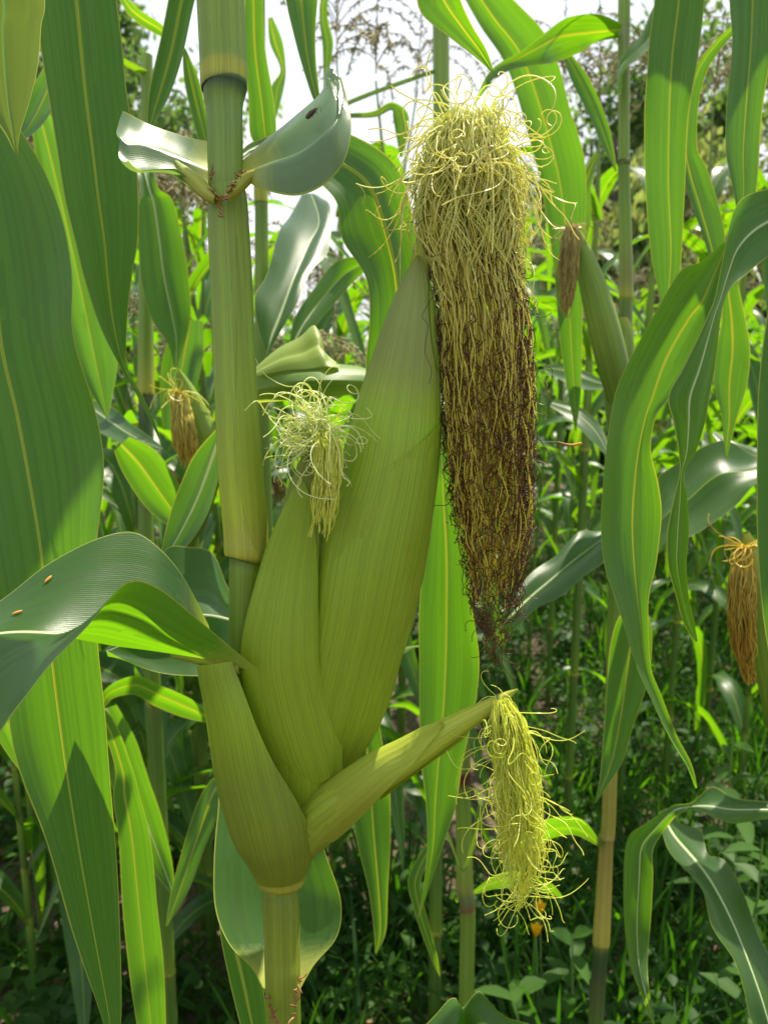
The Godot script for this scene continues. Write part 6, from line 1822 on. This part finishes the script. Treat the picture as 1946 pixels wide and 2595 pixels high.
	ear_of(o, [[v(0.4084, 0.9948, -0.7752), 0.010, GREEN], [v(0.379, 1.0895, -0.7535), 0.016, PALE], [v(0.3572, 1.162, -0.7477), 0.015, PALE], [v(0.3448, 1.2035, -0.7459), 0.010, YELLOW], [v(0.3378, 1.2302, -0.7461), 0.003, YELLOW]], v(0.3312, 1.2177, -0.7334),
		[v(0.3312, 1.2198, -0.7339), v(0.3273, 1.1961, -0.724), v(0.3265, 1.1629, -0.7173), v(0.329, 1.1296, -0.7106), v(0.335, 1.0964, -0.7039)], [v(0.006, 0, 0), v(0.012, 0, 0), v(0.0125, 0, 0), v(0.010, 0, 0), v(0.004, 0, 0)], [Color(0.84, 0.72, 0.18), Color(0.74, 0.56, 0.08), Color(0.80, 0.60, 0.06), Color(0.42, 0.22, 0.03)], 260, 63)
	stem(o, [[v(0.4084, 0.9948, -0.7752), 0.008, GREEN], [v(0.4426, 0.9011, -0.8175), 0.008, GREEN], [v(0.66, 0.88, -0.92), 0.008, GREEN]], "ear_shank", 8)
	# farther stalks that can be told apart against the sky
	o = plant("tall corn stalk rising behind the top of the big silk", v(0.1012, 1.0379, -1.4062))
	stem(o, stalk_to_ground([[v(0.0987, 2.3388, -1.6685), 0.007, GREEN], [v(0.0995, 2.0819, -1.6167), 0.0135, GREEN], [v(0.1012, 1.841, -1.5681), 0.0145, PALE], [v(0.1012, 1.4394, -1.4871), 0.013, GREEN]], v(0.1012, 1.0379, -1.4062), 0.013, GREEN))
	blade(o, from_stalk([
		[v(-0.047, 1.7558, -1.3979), v(-0.0474, 1.7595, -1.3994), v(-0.0478, 1.7636, -1.3995)],
		[v(-0.013, 1.7574, -1.3982), v(-0.0143, 1.7625, -1.4002), v(-0.0157, 1.7671, -1.4002)],
		[v(0.0116, 1.768, -1.4004), v(0.0121, 1.7755, -1.4031), v(0.0126, 1.7809, -1.403)],
		[v(0.0142, 1.7557, -1.3979), v(0.0254, 1.76, -1.401), v(0.0379, 1.7634, -1.3994)],
		[v(0.0195, 1.7268, -1.392), v(0.0283, 1.7274, -1.3939), v(0.0378, 1.7272, -1.3921)],
		[v(0.0253, 1.6946, -1.3856), v(0.0268, 1.6946, -1.3858), v(0.0283, 1.6945, -1.3855)]], v(0.1004, 1.8811, -1.5762)), {"half": 6})
	blade(o, from_stalk([
		[v(-0.1181, 1.9878, -1.6487), v(-0.1115, 1.9896, -1.6505), v(-0.1031, 1.9907, -1.6493)],
		[v(-0.1131, 1.9467, -1.6404), v(-0.1031, 1.9482, -1.6426), v(-0.0928, 1.9483, -1.6408)],
		[v(-0.1114, 1.9065, -1.6323), v(-0.1047, 1.9064, -1.6335), v(-0.0979, 1.9055, -1.6321)],
		[v(-0.1106, 1.8562, -1.6222), v(-0.1098, 1.8562, -1.6223), v(-0.1089, 1.8561, -1.6222)]], v(0.0995, 2.0497, -1.6102)), {"half": 6})
	var tas := RandomNumberGenerator.new()
	tas.seed = 400
	var spots := [[v(0.007, 1.7463, -2.0081), v(-0.0188, 2.0041, -2.06), 0.30], [v(-0.1175, 1.801, -2.3251), v(-0.1262, 2.1665, -2.3988), 0.38], [v(0.0595, 1.9027, -2.7537), v(0.1065, 2.2051, -2.8147), 0.36], [v(0.4943, 1.7463, -2.0081), v(0.5008, 1.9462, -2.0484), 0.32], [v(0.7006, 1.806, -2.2241), v(0.6982, 2.0503, -2.2734), 0.40], [v(0.8707, 1.8254, -2.33), v(0.8831, 2.0325, -2.3718), 0.36], [v(-0.3955, 1.5321, -1.6588), v(-0.3882, 1.6473, -1.6821), 0.20], [v(1.0719, 1.8374, -2.5365), v(1.0786, 2.1299, -2.5955), 0.40], [v(0.6562, 1.9607, -3.0714), v(0.6431, 2.2819, -3.1362), 0.40]]
	var told := ["corn plant whose tassel stands against the sky nearest the big silk", "corn plant with a drooping tassel against the white sky over the cupped leaf", "corn plant with a small tassel between sky and silk", "corn plant with a pale tassel in front of the olive trees", "corn plant with a wide tassel just behind the slender stalk", "corn plant with a wide tassel behind the long bright leaf", "short corn plant with a straw-coloured tassel beside the thick stalk", "corn plant with a tassel behind the lime leaf at the edge", "far corn plant with a tassel between the silk and the slender stalk"]
	for i in spots.size():
		var s = spots[i]
		o = plant(told[i], s[0])
		var low: Vector3 = s[0]
		stem(o, stalk_to_ground([[s[1], 0.0022, GREEN], [Vector3(s[0]).lerp(s[1], 0.5), 0.0034, GREEN], [s[0], 0.006, GREEN], [low + Vector3(0, -0.3, 0), 0.009, PALE]], low, 0.011, GREEN), "stalk", 8, 3)
		stuff(put("tassel", tassel_mesh(tas, s[1], s[2]), o))
		for k in 6:
			var rails := arc_rails(tas, low + Vector3(0, -0.06 - 0.16 * k, 0), k * PI + tas.randf_range(-0.6, 0.6) + i, 0.62, 0.036, deg_to_rad(60), deg_to_rad(-70), tas.randf_range(-0.9, 0.9))
			blade(o, rails, {"half": 5, "steps": 3, "ruffle": 0.14, "seed": 900 + i * 10 + k, "tones": M.leaf})


func build_small_things() -> void:
	# shed anthers lying on the wide low leaf
	var leaf: MeshInstance3D = low_leaf
	var grain := SphereMesh.new()
	grain.radius = 0.5
	grain.height = 1.0
	grain.radial_segments = 10
	grain.rings = 6
	var r := RandomNumberGenerator.new()
	r.seed = 12
	var where := [[0.50, -0.74], [0.58, -0.42], [0.64, 0.06], [0.69, 0.25], [0.72, 0.55], [0.76, 0.60]]
	var said := ["orange fallen anther near the upper rim of the low leaf", "orange fallen anther between rim and midrib of the low leaf", "orange fallen anther just below the pale midrib", "orange fallen anther lower down beside the pale midrib", "orange fallen anther near the crinkled edge, nearer the midrib", "orange fallen anther closest to the crinkled edge of the low leaf"]
	for i in where.size():
		var s := surface_point(leaf, where[i][0], where[i][1])
		var o := put("fallen_anther", grain, self, M.anther)
		var x: Vector3 = s[2].rotated(s[1], r.randf_range(-0.5, 0.5))
		o.transform = Transform3D(Basis(x * 0.0055, s[1] * 0.0014, x.cross(s[1]).normalized() * 0.0017), s[0] + s[1] * 0.0009)
		tag(o, said[i], "anther", "anthers shed on the low leaf")
	# a small brown insect on the rim of the cupped leaf
	var bug := Strands.new()
	var c: Vector3 = v(-0.0337, 1.5133, -0.4329)
	var body := [v(-0.0042, -0.0034, 0), v(-0.0030, -0.0022, 0.0003), v(-0.0008, -0.0004, 0.0006), v(0.0012, 0.0010, 0.0004), v(0.0030, 0.0026, 0)]
	for k in 3:
		bug.add(smooth_path([c + body[k], (c + body[k] + c + body[k + 1]) * 0.5 + v(0, 0.0003, 0.0002), c + body[k + 1]], 3), [0.0008, 0.0014, 0.0012][k], [0.0015, 0.0012, 0.0004][k], Color(0.11, 0.075, 0.055), Color(0.06, 0.042, 0.03), 9)
	for k in 6:
		var b := c + v(-0.002 + 0.002 * (k % 3), -0.0012 + 0.0013 * (k % 3), 0)
		bug.add(PackedVector3Array([b, b + v(0.0006, 0.0004, 0.0014 if k < 3 else -0.0014), b + v(0.0008, -0.0012, 0.0022 if k < 3 else -0.0022)]), 0.00016, 0.0001, Color(0.04, 0.03, 0.02), Color(0.04, 0.03, 0.02))
	tag(put("insect", bug.mesh(M.silk_brown), self), "small brown insect on the rim of the cupped leaf", "insect")
	var fleck := Strands.new()
	fleck.add(smooth_path([v(0.0774, 1.3511, -0.4237), v(0.0848, 1.3514, -0.4268), v(0.0912, 1.351, -0.4288)], 4), 0.00012, 0.00012, Color(0.2, 0.11, 0.05), Color(0.2, 0.11, 0.05))
	fleck.add(smooth_path([v(0.091, 1.351, -0.4288), v(0.0954, 1.3498, -0.4285), v(0.0997, 1.3495, -0.4285), v(0.1036, 1.3505, -0.4287)], 4), 0.0005, 0.0007, Color(0.34, 0.13, 0.03), Color(0.62, 0.36, 0.05), 6)
	tag(put("dry_fleck", fleck.mesh(M.silk_brown), self), "orange dry fleck hanging on a thread beside the brown silk", "plant debris")
	# taller herbs in the weedy gap
	var leafy := plain(lin(0.034, 0.078, 0.014), 0.5, lin(0.11, 0.30, 0.006))
	var herb_spots := [[v(0.6106, 0.5358, -1.2029), 0.62], [v(0.6965, 0.6017, -1.4712), 0.55], [v(0.4382, 0.4994, -1.0936), 0.34], [v(0.3394, 0.2944, -1.3073), 0.36], [v(0.7429, 0.3723, -1.629), 0.6], [v(0.2258, 0.3526, -1.217), 0.34]]
	var herb_said := ["tall leafy herb at the edge below the gold-silked ear", "leafy herb with pointed leaves standing farther back in the weeds", "young leafy herb under the hanging twisted leaf", "leafy herb at the foot of the slender stalk", "leafy herb in the middle of the tall grass", "leafy herb beside the reddish stained stalk"]
	for i in herb_spots.size():
		var p: Vector3 = herb_spots[i][0]
		var o := thing("herb", herb_said[i], "weed", Vector3(p.x, ground_height(p.x, p.z), p.z), "taller herbs in the weedy gap")
		var h: float = herb_spots[i][1]
		var st := Strands.new()
		st.add(PackedVector3Array([Vector3.ZERO, Vector3(0.01, h * 0.5, 0), Vector3(0.0, h, 0.01)]), 0.004, 0.0015, Color(0.14, 0.22, 0.06), Color(0.14, 0.24, 0.06), 6)
		put("stem", st.mesh(M.bark_v), o)
		for k in 18:
			var az := k * 2.4 + i
			var f := 0.15 + 0.85 * k / 18.0
			var pos := PackedVector3Array()
			var nor := PackedVector3Array()
			var idx := PackedInt32Array()
			var out := Vector3(cos(az), r.randf_range(0.1, 0.9), sin(az)).normalized()
			leaflet(pos, nor, idx, Vector3(0.005, h * f, 0.0), out, (Vector3.UP - out * out.y).normalized(), r.randf_range(0.07, 0.13) * (1.15 - 0.5 * f), r.randf_range(0.010, 0.018), 0.4)
			put("leaf", finish(pos, nor, idx, leafy), o)
	# two small yellow flowers among the weeds
	var heads := [[v(0.2947, 0.3588, -1.3713), "upper of the two yellow flowers below the young silk"], [v(0.2877, 0.3176, -1.3629), "lower of the two yellow flowers below the young silk"]]
	for q in heads:
		var p: Vector3 = q[0]
		var g := ground_height(p.x, p.z)
		var o := thing("yellow_flower", q[1], "flower", Vector3(p.x, g, p.z), "yellow flowers in the weeds")
		var st := Strands.new()
		st.add(PackedVector3Array([Vector3.ZERO, Vector3(0.01, (p.y - g) * 0.5, 0), Vector3(0, p.y - g - 0.012, 0)]), 0.0018, 0.0012, Color(0.12, 0.22, 0.05), Color(0.14, 0.24, 0.06), 6)
		put("stem", st.mesh(M.bark_v), o)
		for k in 5:
			var az := k * TAU / 5.0
			var pos := PackedVector3Array()
			var nor := PackedVector3Array()
			var idx := PackedInt32Array()
			var out := Vector3(cos(az) * 0.5, 1.0, sin(az) * 0.5).normalized()
			leaflet(pos, nor, idx, Vector3(0, p.y - g - 0.012, 0), out, Vector3(-cos(az), 0.5, -sin(az)).normalized(), 0.026, 0.008, 0.0)
			put("petal", finish(pos, nor, idx, M.petal), o)
